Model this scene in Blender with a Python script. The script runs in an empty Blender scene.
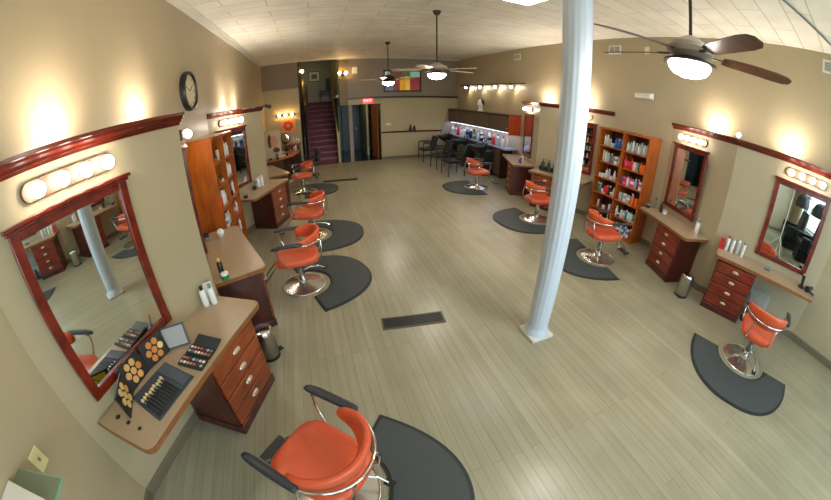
import bpy, bmesh, math, random
from mathutils import Vector, Matrix
random.seed(7)
PI = math.pi
C = bpy.context.scene.collection
SC = bpy.context.scene

# ------------------------------------------------------------------ materials
def lin(c):
    return tuple(((v/255)/12.92 if v/255 <= .04045 else ((v/255+.055)/1.055)**2.4) for v in c)
def mat(name, rgb, rough=.5, metal=0, coat=0, emis=None, es=0, bump=0, bscale=60, var=0, vscale=4, spec=.5):
    m = bpy.data.materials.new(name); m.use_nodes = True
    nt = m.node_tree; b = nt.nodes['Principled BSDF']
    col = (*lin(rgb), 1)
    b.inputs['Base Color'].default_value = col
    b.inputs['Roughness'].default_value = rough
    b.inputs['Metallic'].default_value = metal
    b.inputs['Coat Weight'].default_value = coat
    b.inputs['Coat Roughness'].default_value = .12
    b.inputs['Specular IOR Level'].default_value = spec
    if emis:
        b.inputs['Emission Color'].default_value = (*lin(emis), 1)
        b.inputs['Emission Strength'].default_value = es
    if bump or var:
        tc = nt.nodes.new('ShaderNodeTexCoord'); n = nt.nodes.new('ShaderNodeTexNoise')
        nt.links.new(tc.outputs['Object'], n.inputs['Vector'])
        if bump:
            n.inputs['Scale'].default_value = bscale; n.inputs['Detail'].default_value = 3
            bp = nt.nodes.new('ShaderNodeBump'); bp.inputs['Strength'].default_value = bump; bp.inputs['Distance'].default_value = .004
            nt.links.new(n.outputs[0], bp.inputs['Height']); nt.links.new(bp.outputs[0], b.inputs['Normal'])
        if var:
            n2 = nt.nodes.new('ShaderNodeTexNoise'); n2.inputs['Scale'].default_value = vscale; n2.inputs['Detail'].default_value = 4
            nt.links.new(tc.outputs['Object'], n2.inputs['Vector'])
            mx = nt.nodes.new('ShaderNodeMix'); mx.data_type = 'RGBA'
            mx.inputs['A'].default_value = tuple(v*(1-var) for v in col[:3])+(1,)
            mx.inputs['B'].default_value = tuple(min(1, v*(1+var)) for v in col[:3])+(1,)
            nt.links.new(n2.outputs[0], mx.inputs['Factor']); nt.links.new(mx.outputs['Result'], b.inputs['Base Color'])
    return m
def wood(name, a, b_, rough=.3, scale=(14, 14, 1.6), coat=.3):
    m = bpy.data.materials.new(name); m.use_nodes = True
    nt = m.node_tree; b = nt.nodes['Principled BSDF']
    tc = nt.nodes.new('ShaderNodeTexCoord'); mp = nt.nodes.new('ShaderNodeMapping'); mp.inputs['Scale'].default_value = scale
    n = nt.nodes.new('ShaderNodeTexNoise'); n.inputs['Scale'].default_value = 1.6; n.inputs['Detail'].default_value = 6; n.inputs['Distortion'].default_value = .6
    r = nt.nodes.new('ShaderNodeValToRGB'); r.color_ramp.elements[0].position = .3; r.color_ramp.elements[1].position = .72
    r.color_ramp.elements[0].color = (*lin(a), 1); r.color_ramp.elements[1].color = (*lin(b_), 1)
    nt.links.new(tc.outputs['Object'], mp.inputs[0]); nt.links.new(mp.outputs[0], n.inputs['Vector'])
    nt.links.new(n.outputs[0], r.inputs[0]); nt.links.new(r.outputs[0], b.inputs['Base Color'])
    b.inputs['Roughness'].default_value = rough; b.inputs['Coat Weight'].default_value = coat; b.inputs['Coat Roughness'].default_value = .15
    return m
def emit(name, rgb, s):
    m = bpy.data.materials.new(name); m.use_nodes = True
    nt = m.node_tree; nt.nodes.clear()
    e = nt.nodes.new('ShaderNodeEmission'); o = nt.nodes.new('ShaderNodeOutputMaterial')
    e.inputs[0].default_value = (*lin(rgb), 1); e.inputs[1].default_value = s
    nt.links.new(e.outputs[0], o.inputs[0]); return m

def floor_mat():
    m = bpy.data.materials.new('painted_plank_floor'); m.use_nodes = True
    nt = m.node_tree; L = nt.links; b = nt.nodes['Principled BSDF']
    tc = nt.nodes.new('ShaderNodeTexCoord'); mp = nt.nodes.new('ShaderNodeMapping')
    mp.inputs['Rotation'].default_value = (0, 0, PI/2)
    L.new(tc.outputs['Object'], mp.inputs[0])
    def brick(w, h, mort, c1, c2, cm, off=.37):
        k = nt.nodes.new('ShaderNodeTexBrick'); k.offset = off; k.inputs['Scale'].default_value = 1
        k.inputs['Brick Width'].default_value = w; k.inputs['Row Height'].default_value = h
        k.inputs['Mortar Size'].default_value = mort; k.inputs['Mortar Smooth'].default_value = .3
        k.inputs['Color1'].default_value = (*lin(c1), 1); k.inputs['Color2'].default_value = (*lin(c2), 1); k.inputs['Mortar'].default_value = (*lin(cm), 1)
        L.new(mp.outputs[0], k.inputs['Vector']); return k
    k = brick(2.3, .083, .0022, FLOOR1, FLOOR2, FLOORM)
    n = nt.nodes.new('ShaderNodeTexNoise'); n.inputs['Scale'].default_value = 1.3; n.inputs['Detail'].default_value = 6
    L.new(tc.outputs['Object'], n.inputs['Vector'])
    mp2 = nt.nodes.new('ShaderNodeMapping'); mp2.inputs['Scale'].default_value = (30, 1.2, 1)
    L.new(tc.outputs['Object'], mp2.inputs[0])
    n2 = nt.nodes.new('ShaderNodeTexNoise'); n2.inputs['Scale'].default_value = 1; n2.inputs['Detail'].default_value = 4
    L.new(mp2.outputs[0], n2.inputs['Vector'])
    r = nt.nodes.new('ShaderNodeMapRange'); r.inputs['From Min'].default_value = .3; r.inputs['From Max'].default_value = .7
    r.inputs['To Min'].default_value = .86; r.inputs['To Max'].default_value = 1.08
    L.new(n.outputs[0], r.inputs['Value'])
    r2 = nt.nodes.new('ShaderNodeMapRange'); r2.inputs['From Min'].default_value = .3; r2.inputs['From Max'].default_value = .7
    r2.inputs['To Min'].default_value = .9; r2.inputs['To Max'].default_value = 1.07
    L.new(n2.outputs[0], r2.inputs['Value'])
    mu = nt.nodes.new('ShaderNodeMath'); mu.operation = 'MULTIPLY'; L.new(r.outputs[0], mu.inputs[0]); L.new(r2.outputs[0], mu.inputs[1])
    vm = nt.nodes.new('ShaderNodeVectorMath'); vm.operation = 'SCALE'
    L.new(k.outputs['Color'], vm.inputs[0]); L.new(mu.outputs[0], vm.inputs['Scale']); L.new(vm.outputs[0], b.inputs['Base Color'])
    rr = nt.nodes.new('ShaderNodeMapRange'); rr.inputs['To Min'].default_value = .29; rr.inputs['To Max'].default_value = .33
    L.new(n.outputs[0], rr.inputs['Value']); L.new(rr.outputs[0], b.inputs['Roughness'])
    bp = nt.nodes.new('ShaderNodeBump'); bp.inputs['Strength'].default_value = .2; bp.inputs['Distance'].default_value = .002; bp.invert = True
    L.new(k.outputs['Fac'], bp.inputs['Height'])
    bp2 = nt.nodes.new('ShaderNodeBump'); bp2.inputs['Strength'].default_value = .12; bp2.inputs['Distance'].default_value = .004
    L.new(n2.outputs[0], bp2.inputs['Height']); L.new(bp.outputs[0], bp2.inputs['Normal']); L.new(bp2.outputs[0], b.inputs['Normal'])
    return m
def ceiling_mat():
    m = bpy.data.materials.new('painted_beadboard_ceiling'); m.use_nodes = True
    nt = m.node_tree; L = nt.links; b = nt.nodes['Principled BSDF']
    tc = nt.nodes.new('ShaderNodeTexCoord')
    k = nt.nodes.new('ShaderNodeTexBrick'); k.offset = .5; k.inputs['Scale'].default_value = 1
    k.inputs['Brick Width'].default_value = 1.2; k.inputs['Row Height'].default_value = .3; k.inputs['Mortar Size'].default_value = .012; k.inputs['Mortar Smooth'].default_value = .6
    k.inputs['Color1'].default_value = (*lin((242, 240, 228)), 1); k.inputs['Color2'].default_value = (*lin((234, 231, 218)), 1); k.inputs['Mortar'].default_value = (*lin((206, 202, 186)), 1)
    n = nt.nodes.new('ShaderNodeTexNoise'); n.inputs['Scale'].default_value = 2.2; n.inputs['Detail'].default_value = 6
    L.new(tc.outputs['Object'], n.inputs['Vector']); L.new(tc.outputs['Object'], k.inputs['Vector'])
    mx = nt.nodes.new('ShaderNodeMix'); mx.data_type = 'RGBA'; mx.blend_type = 'MULTIPLY'; mx.inputs['Factor'].default_value = .25
    L.new(k.outputs['Color'], mx.inputs['A']); L.new(n.outputs['Color'], mx.inputs['B'])
    r = nt.nodes.new('ShaderNodeMapRange'); r.inputs['From Min'].default_value = .3; r.inputs['From Max'].default_value = .7; r.inputs['To Min'].default_value = .9; r.inputs['To Max'].default_value = 1.05
    L.new(n.outputs[0], r.inputs['Value'])
    vm = nt.nodes.new('ShaderNodeVectorMath'); vm.operation = 'SCALE'
    L.new(k.outputs['Color'], vm.inputs[0]); L.new(r.outputs[0], vm.inputs['Scale']); L.new(vm.outputs[0], b.inputs['Base Color'])
    b.inputs['Roughness'].default_value = .6
    bp = nt.nodes.new('ShaderNodeBump'); bp.inputs['Strength'].default_value = .5; bp.inputs['Distance'].default_value = .008; bp.invert = True
    L.new(k.outputs['Fac'], bp.inputs['Height']); L.new(bp.outputs[0], b.inputs['Normal'])
    return m

FLOOR1, FLOOR2, FLOORM = (162, 155, 128), (151, 144, 118), (122, 115, 92)
M = {}
M['wall'] = mat('tan_wall_paint', (172, 157, 127), .42, bump=.15, bscale=90, var=.04)
M['wall_grey'] = mat('taupe_wall_paint', (140, 128, 112), .5, var=.04)
M['wall_back'] = mat('cream_wall_paint', (178, 163, 126), .5, var=.04)
M['wall_dark'] = mat('slate_wall_paint', (150, 160, 156), .5)
M['floor'] = floor_mat()
M['ceiling'] = ceiling_mat()
M['white'] = mat('white_trim_paint', (215, 213, 200), .4)
M['column'] = mat('blue_white_column_paint', (198, 206, 218), .42)
M['base'] = mat('taupe_baseboard_paint', (112, 100, 80), .45)
M['crown'] = wood('cherry_crown_wood', (66, 18, 10), (112, 36, 18), .22, (2, 2, 20), .5)
M['frame'] = wood('cherry_frame_wood', (82, 20, 12), (124, 36, 20), .25, (6, 6, 6), .4)
M['cherry'] = wood('dark_cherry_wood', (70, 20, 10), (124, 42, 20), .3, (3, 3, 9), .35)
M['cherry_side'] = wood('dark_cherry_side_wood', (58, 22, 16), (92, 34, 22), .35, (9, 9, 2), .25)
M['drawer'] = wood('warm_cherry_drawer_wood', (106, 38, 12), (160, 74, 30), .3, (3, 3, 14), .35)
M['drawer_red'] = wood('red_cherry_drawer_wood', (92, 26, 12), (142, 50, 22), .3, (3, 3, 14), .35)
M['honey'] = wood('honey_wood', (150, 66, 14), (196, 104, 30), .32, (9, 9, 1.6), .3)
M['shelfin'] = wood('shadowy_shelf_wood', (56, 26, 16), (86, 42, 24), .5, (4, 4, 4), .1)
M['lam'] = mat('tan_laminate', (170, 146, 116), .32, var=.05, vscale=30)
M['edge'] = wood('counter_edge_wood', (122, 74, 36), (146, 92, 48), .35, (6, 6, 6), .2)
M['mirror'] = mat('silvered_mirror', (225, 230, 226), .01, 1)
M['chrome'] = mat('polished_chrome', (214, 212, 205), .14, 1)
M['plate'] = mat('brushed_bronze_plate', (104, 78, 60), .45, .3)
M['basemetal'] = mat('satin_steel_base', (226, 223, 212), .24, .95)
M['steel'] = mat('brushed_steel', (176, 172, 160), .3, 1)
M['vinyl'] = mat('orange_vinyl', (220, 92, 54), .34, bump=.15, bscale=140, var=.05, vscale=6)
M['black'] = mat('black_plastic', (30, 31, 34), .4)
M['armpad'] = mat('black_soft_armpad', (44, 48, 54), .42)
M['mat'] = mat('charcoal_rubber', (64, 70, 70), .6, bump=.25, bscale=160)
M['mat_edge'] = mat('charcoal_rubber_edge', (38, 42, 42), .5)
M['ceramic'] = mat('white_plastic', (226, 226, 222), .35)
M['nickel'] = mat('nickel_handle', (222, 212, 190), .3, .6)
M['bulb'] = emit('lit_bulb', (255, 244, 228), 24)
M['fanlamp'] = emit('lit_fan_bowl', (255, 247, 236), 50)
M['spot'] = emit('lit_spot_lamp', (255, 238, 205), 180)
M['puck'] = emit('lit_uplight_lens', (255, 240, 222), 400)
M['tube'] = emit('lit_ceiling_diffuser', (240, 246, 255), 9)
M['warmlamp'] = emit('lit_warm_lamp', (255, 205, 140), 40)
M['halllamp'] = emit('lit_hall_lamp', (255, 240, 205), 12)
M['dimlamp'] = emit('lit_yellow_lamp', (255, 200, 90), 22)
M['exit'] = mat('red_exit_sign', (214, 40, 48), .4, emis=(230, 40, 50), es=1.0)
M['bronze'] = mat('dark_bronze', (58, 46, 40), .38, .5)
M['fanbody'] = mat('antique_white_fan_metal', (168, 152, 134), .4, .1)
M['bladebrown'] = wood('brown_fan_blade', (70, 40, 24), (104, 64, 40), .4, (3, 3, 3), .1)
M['blade'] = wood('pale_fan_blade', (170, 150, 120), (196, 176, 146), .4, (3, 3, 3), .1)
M['iron'] = mat('black_cast_iron', (34, 34, 30), .5, .3)
M['paper'] = mat('white_card', (232, 230, 222), .6)
M['print'] = mat('grey_print', (150, 146, 142), .6)
M['yellow'] = mat('yellow_label', (232, 216, 30), .5)
M['wirebright'] = mat('light_grey_wire', (176, 180, 180), .4)
M['gray'] = mat('grey_plastic', (120, 124, 128), .4)
M['ivory'] = mat('ivory_switchplate', (222, 212, 158), .4)
M['weave'] = mat('dark_stained_panel', (98, 80, 62), .5, var=.1, vscale=20)
M['dkbrown'] = wood('espresso_wood', (44, 24, 16), (70, 38, 22), .35, (4, 4, 8), .2)
M['worktop'] = mat('pale_blue_laminate', (150, 158, 188), .35)
M['stairwood'] = wood('stained_stair_wood', (96, 52, 62), (124, 66, 66), .8, (8, 2, 2), 0)
M['stairrug'] = mat('purple_lit_stair_tread', (172, 130, 168), .85, var=.1, spec=.1)  # purple cast of the stair light put into the tread colour
M['creamwood'] = mat('cream_handrail', (176, 160, 108), .45)
M['doorblue'] = mat('slate_blue_door', (44, 62, 92), .4)
M['hallfloor'] = mat('dark_blue_hall_floor', (36, 48, 66), .2)
M['redwood'] = wood('red_end_panel_wood', (140, 44, 16), (176, 66, 28), .4, (8, 8, 2), .2)
M['orangewood'] = wood('orange_door_wood', (150, 70, 24), (180, 92, 36), .4, (8, 8, 2), .2)
def glassmat(name, col, alpha, rough=.05):
    m = bpy.data.materials.new(name); m.use_nodes = True
    nt = m.node_tree; nt.nodes.clear(); o = nt.nodes.new('ShaderNodeOutputMaterial')
    t = nt.nodes.new('ShaderNodeBsdfTransparent'); t.inputs[0].default_value = (*lin(col), 1)
    g = nt.nodes.new('ShaderNodeBsdfPrincipled'); g.inputs['Base Color'].default_value = (*lin(col), 1); g.inputs['Roughness'].default_value = rough
    mx = nt.nodes.new('ShaderNodeMixShader'); mx.inputs[0].default_value = alpha
    nt.links.new(t.outputs[0], mx.inputs[1]); nt.links.new(g.outputs[0], mx.inputs[2]); nt.links.new(mx.outputs[0], o.inputs[0])
    return m
M['pane'] = glassmat('clear_window_glass', (235, 245, 245), .06, .02)
M['frosted'] = glassmat('green_tinted_glass', (184, 196, 172), .35, .15)
M['glassedge'] = mat('green_glass_edge', (110, 180, 150), .15)

# ------------------------------------------------------------------ mesh builder
class MB:
    def __init__(s): s.bm = bmesh.new(); s.mi = 0
    def face(s, vs):
        try:
            f = s.bm.faces.new(vs); f.material_index = s.mi; return f
        except ValueError: return None
    def box(s, c, d, R=None):
        R = R or Matrix(); c = Vector(c); h = Vector(d)/2
        v = [s.bm.verts.new(c + (R.to_3x3() @ Vector((x*h.x, y*h.y, z*h.z)))) for x in (-1, 1) for y in (-1, 1) for z in (-1, 1)]
        for q in ((0,1,3,2),(4,6,7,5),(0,4,5,1),(2,3,7,6),(0,2,6,4),(1,5,7,3)): s.face([v[i] for i in q])
        return s
    def bx(s, x0, x1, y0, y1, z0, z1): return s.box(((x0+x1)/2, (y0+y1)/2, (z0+z1)/2), (x1-x0, y1-y0, z1-z0))
    def loft(s, rings, caps=True, closed=True):
        R = [[s.bm.verts.new(Vector(p)) for p in r] for r in rings]; n = len(R[0])
        for a, b in zip(R, R[1:]):
            for i in range(n if closed else n-1):
                j = (i+1) % n; s.face([a[i], a[j], b[j], b[i]])
        if caps: s.face(list(reversed(R[0]))); s.face(R[-1])
        return s
    def lathe(s, prof, c=(0,0,0), seg=24, M_=None):
        rings = []
        for r, z in prof:
            rings.append([(max(r, 1e-4)*math.cos(2*PI*i/seg), max(r, 1e-4)*math.sin(2*PI*i/seg), z) for i in range(seg)])
        c = Vector(c)
        rings = [[(M_ @ Vector(p) if M_ else Vector(p)) + c for p in r] for r in rings]
        return s.loft(rings)
    def cyl(s, p0, p1, r0, r1=None, seg=14):
        r1 = r0 if r1 is None else r1
        p0, p1 = Vector(p0), Vector(p1); d = (p1-p0).normalized()
        q = d.to_track_quat('Z', 'Y').to_matrix()
        rs = []
        for p, r in ((p0, r0), (p1, r1)):
            rs.append([p + q @ Vector((r*math.cos(2*PI*i/seg), r*math.sin(2*PI*i/seg), 0)) for i in range(seg)])
        return s.loft(rs)
    def tube(s, pts, r, seg=10, closed=False):
        pts = [Vector(p) for p in pts]; n = len(pts); rs = []; prev = None
        for i, p in enumerate(pts):
            a = pts[i-1] if i else p; b = pts[i+1] if i < n-1 else p
            d = (b-a).normalized()
            if prev is None:
                u = d.orthogonal().normalized()
            else:
                u = (prev - d*prev.dot(d)).normalized()
            prev = u; w = d.cross(u)
            rr = r[i] if isinstance(r, (list, tuple)) else r
            rs.append([p + (u*math.cos(2*PI*k/seg) + w*math.sin(2*PI*k/seg))*rr for k in range(seg)])
        return s.loft(rs)
    def prism(s, poly, z0, z1):
        a = [s.bm.verts.new((x, y, z0)) for x, y in poly]; b = [s.bm.verts.new((x, y, z1)) for x, y in poly]
        n = len(a)
        for i in range(n): s.face([a[i], a[(i+1) % n], b[(i+1) % n], b[i]])
        s.face(list(reversed(a))); s.face(b); return s
    def sphere(s, c, r, seg=16, ring=10, sc=(1,1,1)):
        prof = [(r*math.sin(PI*i/ring), -r*math.cos(PI*i/ring)) for i in range(ring+1)]
        c = Vector(c)
        return s.loft([[c + Vector((max(p, 1e-4)*math.cos(2*PI*i/seg)*sc[0], max(p, 1e-4)*math.sin(2*PI*i/seg)*sc[1], z*sc[2])) for i in range(seg)] for p, z in prof])
    def sweep(s, path, prof):
        # prof (outward d, z); outward is on the right-hand side of the path direction
        n = len(path); P = [Vector((x, y)) for x, y in path]; rings = []
        for i in range(n):
            d0 = (P[i]-P[i-1]).normalized() if i else None
            d1 = (P[i+1]-P[i]).normalized() if i < n-1 else None
            if d0 is None: d0 = d1
            if d1 is None: d1 = d0
            n0 = Vector((d0.y, -d0.x)); n1 = Vector((d1.y, -d1.x)); m = (n0+n1).normalized(); k = 1/max(.3, m.dot(n0))
            rings.append([(P[i].x + m.x*k*d, P[i].y + m.y*k*d, z) for d, z in prof])
        return s.loft(rings)

def rp(v): return v
def obj(name, mb, m, parent=None, loc=None, rotz=0, smooth=True, bevel=0, angle=38):
    me = bpy.data.meshes.new(name)
    bmesh.ops.recalc_face_normals(mb.bm, faces=mb.bm.faces[:])
    mb.bm.to_mesh(me); mb.bm.free()
    for q in (m if isinstance(m, (list, tuple)) else [m]): me.materials.append(M[q] if isinstance(q, str) else q)
    if smooth:
        me.polygons.foreach_set('use_smooth', [True]*len(me.polygons)); me.set_sharp_from_angle(angle=math.radians(angle))
    o = bpy.data.objects.new(name, me); C.objects.link(o)
    if parent: o.parent = parent
    if loc is not None: o.location = loc
    o.rotation_euler.z = rotz
    if bevel:
        b = o.modifiers.new('edge', 'BEVEL'); b.width = bevel; b.segments = 2; b.limit_method = 'ANGLE'; b.angle_limit = math.radians(40)
    return o
def tag(o, label, cat, group=None):
    o['label'] = label; o['category'] = cat
    if group: o['group'] = group
    return o
def thing(name, label, cat, loc=(0,0,0), rotz=0, group=None):
    o = bpy.data.objects.new(name, None); C.objects.link(o); o.empty_display_size = .1
    o.location = loc; o.rotation_euler = (0, 0, rotz)
    return tag(o, label, cat, group)
def struct(name, mb, m, parent=None, **k):
    o = obj(name, mb, m, parent, **k)
    if parent is None: o['kind'] = 'structure'
    return o
def dup(root, loc, rotz, label, group=None):
    r = root.copy(); C.objects.link(r); r.location = loc; r.rotation_euler = (0, 0, rotz); r['label'] = label
    if group: r['group'] = group
    for ch in list(root.children):
        c = ch.copy(); C.objects.link(c); c.parent = r
        for g in ch.children:
            d = g.copy(); C.objects.link(d); d.parent = c
    return r

# ------------------------------------------------------------------ room
XL, XR, YB, YF, ZC = -1.68, 5.5, 11.95, -3.0, 3.8
struct('floor', MB().bx(XL-.15, XR+.15, YF-.15, YB, -.12, 0), 'floor', smooth=False)
struct('ceiling', MB().bx(XL-.15, XR+.15, YF-.15, YB+.1, ZC, ZC+.12), 'ceiling', smooth=False)
struct('wall_left', MB().bx(XL-.15, XL, YF-.15, YB, 0, ZC), 'wall', smooth=False)
struct('wall_right', MB().bx(XR, XR+.15, YF-.15, YB+.15, 0, ZC), 'wall', smooth=False)
# front wall behind the camera with a storefront window
m = MB(); m.bx(XL, XR, YF-.15, YF, 0, .5); m.bx(XL, XR, YF-.15, YF, 3.3, ZC); m.bx(XL, XL+.5, YF-.15, YF, .5, 3.3); m.bx(XR-.5, XR, YF-.15, YF, .5, 3.3)
struct('wall_front', m, 'wall', smooth=False)
wf = MB()
for x in (XL+.5, .42, 2.05, 3.55, XR-.56): wf.bx(x, x+.06, YF-.1, YF-.04, .5, 3.3)
for z in (.5, 2.5, 3.24): wf.bx(XL+.5, XR-.5, YF-.1, YF-.04, z, z+.06)
w1 = struct('window_1', wf, 'white', smooth=False)
obj('window_pane', MB().bx(XL+.5, XR-.5, YF-.075, YF-.065, .5, 3.3), 'pane', w1, smooth=False)

# back wall
m = MB()
m.bx(XL, -.42, YB, YB+.15, 0, ZC)
struct('wall_back_stairs_side', m, 'wall_back', smooth=False)
struct('trim_soffit', MB().bx(XL, -.42, YB-.12, YB, 2.86, ZC), mat('brown_soffit_paint', (136, 114, 94), .5), smooth=False)
m = MB()
m.bx(2.47, XR, YB, YB+.2, 0, 2.32); m.bx(1.3, 2.47, YB, YB+.2, 2.1, 2.32)
struct('wall_back', m, 'wall_back', smooth=False)
m = MB(); m.bx(1.3, XR, YB+.1, YB+.25, 2.32, 2.56); m.bx(1.3, 2.65, YB+.1, YB+.25, 2.56, 3.32); m.bx(4.02, XR, YB+.1, YB+.25, 2.56, 3.32); m.bx(1.3, XR, YB+.1, YB+.25, 3.32, ZC)
struct('wall_back_upper', m, 'wall_grey', smooth=False)
struct('trim_ledge', MB().bx(1.25, XR, YB-.06, YB+.1, 2.3, 2.37), 'bronze', smooth=False)
struct('trim_chair_rail', MB().bx(2.47, 4.85, YB-.03, YB, .99, 1.05), 'crown', smooth=False)
struct('door_post_trim', MB().bx(1.3, 1.43, YB-.02, YB+.2, 0, 2.1), 'wall_grey', smooth=False)
struct('wall_sconce_pier', MB().bx(1.0, 1.3, YB+.02, YB+.3, 2.1, ZC), mat('olive_pier_paint', (120, 108, 66), .5), smooth=False)

# corridor behind the doorway
m = MB(); m.bx(1.0, 2.6, YB+.0, 15.6, -.12, 0)
struct('floor_hall', m, 'hallfloor', smooth=False)
m = MB(); m.bx(1.0, 2.6, 15.0, 15.1, 0, 2.4)
struct('wall_hall_end', m, mat('teal_hall_paint', (70, 92, 96), .5), smooth=False)
struct('wall_hall_right', MB().bx(2.12, 2.2, 13.1, 15.1, 0, 2.4), mat('cream_hall_paint', (170, 170, 128), .5), smooth=False)
struct('wall_hall_outer', MB().bx(2.6, 2.7, YB+.2, 15.1, -.1, 2.4), 'wall_back', smooth=False)
struct('floor_stairwell', MB().bx(-.5, 1.0, YB, 16.4, -.12, 0), 'stairwood', smooth=False)
struct('ceiling_hall', MB().bx(.9, 2.7, YB+.2, 15.1, 2.4, 2.5), 'white', smooth=False)
struct('wall_hall_left', MB().bx(.95, 1.0, YB+.35, 15.1, 0, 2.4), mat('green_hall_paint', (62, 84, 74), .5), smooth=False)
d1 = struct('door_1', MB().bx(1.3, 2.05, 14.93, 14.99, 0.01, 2.05), 'doorblue', bevel=.006)
obj('door_handle', MB().cyl((1.95, 14.93, 1.0), (1.95, 14.87, 1.0), .03), 'chrome', d1)
d2 = struct('door_2', MB().box((2.36, 12.62, 1.02), (.045, .8, 2.03), Matrix.Rotation(.1, 4, 'Z')), 'orangewood', bevel=.006)
obj('door_handle', MB().cyl((2.33, 12.3, 1.0), (2.26, 12.28, 1.0), .025), 'chrome', d2)
for x, y, lb in ((1.7, 13.2, 'lit ceiling lamp in the hall above the slate door'), (2.0, 12.75, 'lit ceiling lamp in the hall beside the orange wooden door')):
    t = thing('hall_lamp', lb, 'ceiling lamp', (x, y, 2.4), 0, 'hall ceiling lamps')
    obj('mount', MB().cyl((0,0,-.02), (0,0,0), .1), 'white', t)
    obj('lamp_shade', MB().sphere((0,0,-.05), .06, sc=(1,1,.6)), 'halllamp', t)

# stairs
st = thing('staircase', 'straight wooden stairs with purple-lit treads rising behind the back wall', 'stairs', (0, 0, 0))
NS = 12; y0 = 12.15; rise = 2.34/NS; run = .25
for i in range(NS):
    m = MB(); m.bx(-.15, .9, y0+i*run, y0+(i+1)*run+.02, 0, (i+1)*rise-.03)
    obj('riser', m, 'stairwood', st, smooth=False)
    obj('tread', MB().bx(-.15, .9, y0+i*run-.03, y0+(i+1)*run, (i+1)*rise-.03, (i+1)*rise), 'stairrug', st, bevel=.006)
def slant(x, w, off, h, y1=y0-.1, n=run*NS+.1):
    m = MB(); s = rise/run
    a = [(x, y1, off), (x, y1+n, off+n*s), (x, y1+n, off+n*s+h), (x, y1, off+h)]
    m.loft([a, [(p[0]+w, p[1], p[2]) for p in a]]); return m
for nm, x, mt_, off, h in (('handrail', .86, 'creamwood', .95, .09), ('handrail', -.36, 'dkbrown', .95, .09), ('stringer', .9, 'stairwood', -.05, .34), ('side_board', -.21, 'stairwood', -.05, .8), ('stringer', -.3, 'dkbrown', -.05, .34)):
    obj(nm, slant(x, .06, off, h), mt_, st, smooth=False)
for x in (-.33, .91):
    for j in range(7):
        yy = y0 - .05 + j*.45; zz = max(0, (yy-y0)*rise/run)
        obj('baluster', MB().bx(x-.015, x+.015, yy-.015, yy+.015, zz, zz+1.0), 'dkbrown', st, smooth=False)
obj('newel_post', MB().bx(.85, .95, y0-.16, y0-.06, 0, 1.12).bx(.84, .96, y0-.17, y0-.05, 1.12, 1.16), 'creamwood', st, bevel=.005)
struct('floor_landing', MB().bx(-.42, 1.3, 15.15, 16.4, 2.24, 2.34), 'stairwood', smooth=False)
struct('wall_landing', MB().bx(-.5, 1.4, 16.3, 16.4, 0, 4.4), 'wall_dark', smooth=False)
struct('wall_stairwell_left', MB().bx(-.52, -.42, YB+.15, 16.4, 0, 4.4), mat('umber_stairwell_paint', (104, 96, 66), .5), smooth=False)
struct('wall_stairwell_right', MB().bx(.97, 1.3, YB+.35, 16.4, 2.5, 4.4), 'wall_dark', smooth=False)
struct('ceiling_stairwell', MB().bx(-.5, 1.4, YB+.1, 16.4, 4.3, 4.4).bx(-.5, 1.4, YB+.1, YB+.2, ZC, 4.4), 'wall_dark', smooth=False)
p = thing('framed_picture', 'framed print with pale mount on the dark wall above the stairs', 'picture', (.2, 16.3, 3.58))
obj('frame', MB().bx(-.27, .27, -.03, 0, -.25, .25), 'bronze', p, bevel=.004)
obj('print', MB().bx(-.24, .24, -.036, -.03, -.22, .22), 'paper', p, smooth=False)
obj('artwork', MB().bx(-.13, .13, -.04, -.036, -.12, .1), mat('blue_grey_artwork', (96, 112, 140), .5), p, smooth=False)
t = thing('landing_chair', 'dark high-backed chair standing on the landing at the top of the stairs', 'chair', (.70, 15.72, 2.341))
obj('seat', MB().bx(-.28, .2, -.22, .22, .3, .5), 'black', t, bevel=.01)
obj('backrest', MB().bx(.02, .27, -.24, .24, .45, 1.05), 'black', t, bevel=.02)
for x in (-.25, .17):
    for y in (-.19, .19): obj('leg', MB().bx(x-.02, x+.02, y-.02, y+.02, 0, .42), 'black', t, smooth=False)
t = thing('stairwell_lamp', 'small yellow lamp glowing high on the stairwell side wall', 'wall lamp', (-.42, 15.0, 3.75))
obj('wall_plate', MB().bx(0, .02, -.06, .06, -.08, .08), 'bronze', t); obj('lamp_shade', MB().sphere((.08, 0, 0), .07), 'dimlamp', t)
t = thing('wall_sconce', 'twin bulb sconce on the olive pier beside the stairs', 'wall lamp', (1.14, YB+.02, 3.24))
obj('wall_plate', MB().bx(-.06, .06, -.03, 0, -.08, .1), 'bronze', t)
for x in (-.11, .11):
    b_ = obj('lamp_arm', MB().tube([(0, -.02, 0), (x*.6, -.07, -.04), (x, -.08, -.02)], .012), 'bronze', t)
    obj('bulb', MB().sphere((x, -.08, .03), .05), 'warmlamp', b_)

# wedge partitions
def wedge(name, side, V1, Rg, V2):
    xw = XL if side < 0 else XR
    o = struct(name, MB().prism([V1, Rg, V2], 0, 2.262), 'wall', smooth=False); return o
LA, LR1, LB = (XL, 1.02), (-1.045, 2.53), (XL, 4.05)
LCv, LR2, LD = (XL, 5.3), (-1.03, 6.9), (XL, 8.4)
R1v, RR1, R2v = (XR, -.05), (4.97, 1.63), (XR, 3.03)
R3v, RR2, R4v = (XR, 4.4), (4.82, 6.0), (XR, 7.6)
wedge('partition_makeup', -1, LA, LR1, LB); wedge('partition_clock_side', -1, LCv, LR2, LD)
wedge('partition_vent_side', 1, R1v, RR1, R2v); wedge('partition_behind_column', 1, R3v, RR2, R4v)
crownp = [(-.01, 2.205), (.012, 2.205), (.015, 2.22), (.027, 2.226), (.03, 2.242), (.044, 2.256), (.048, 2.27), (.062, 2.275), (.062, 2.296), (-.01, 2.296)]
def off(p, d): return (p[0]+d[0], p[1]+d[1])
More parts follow.
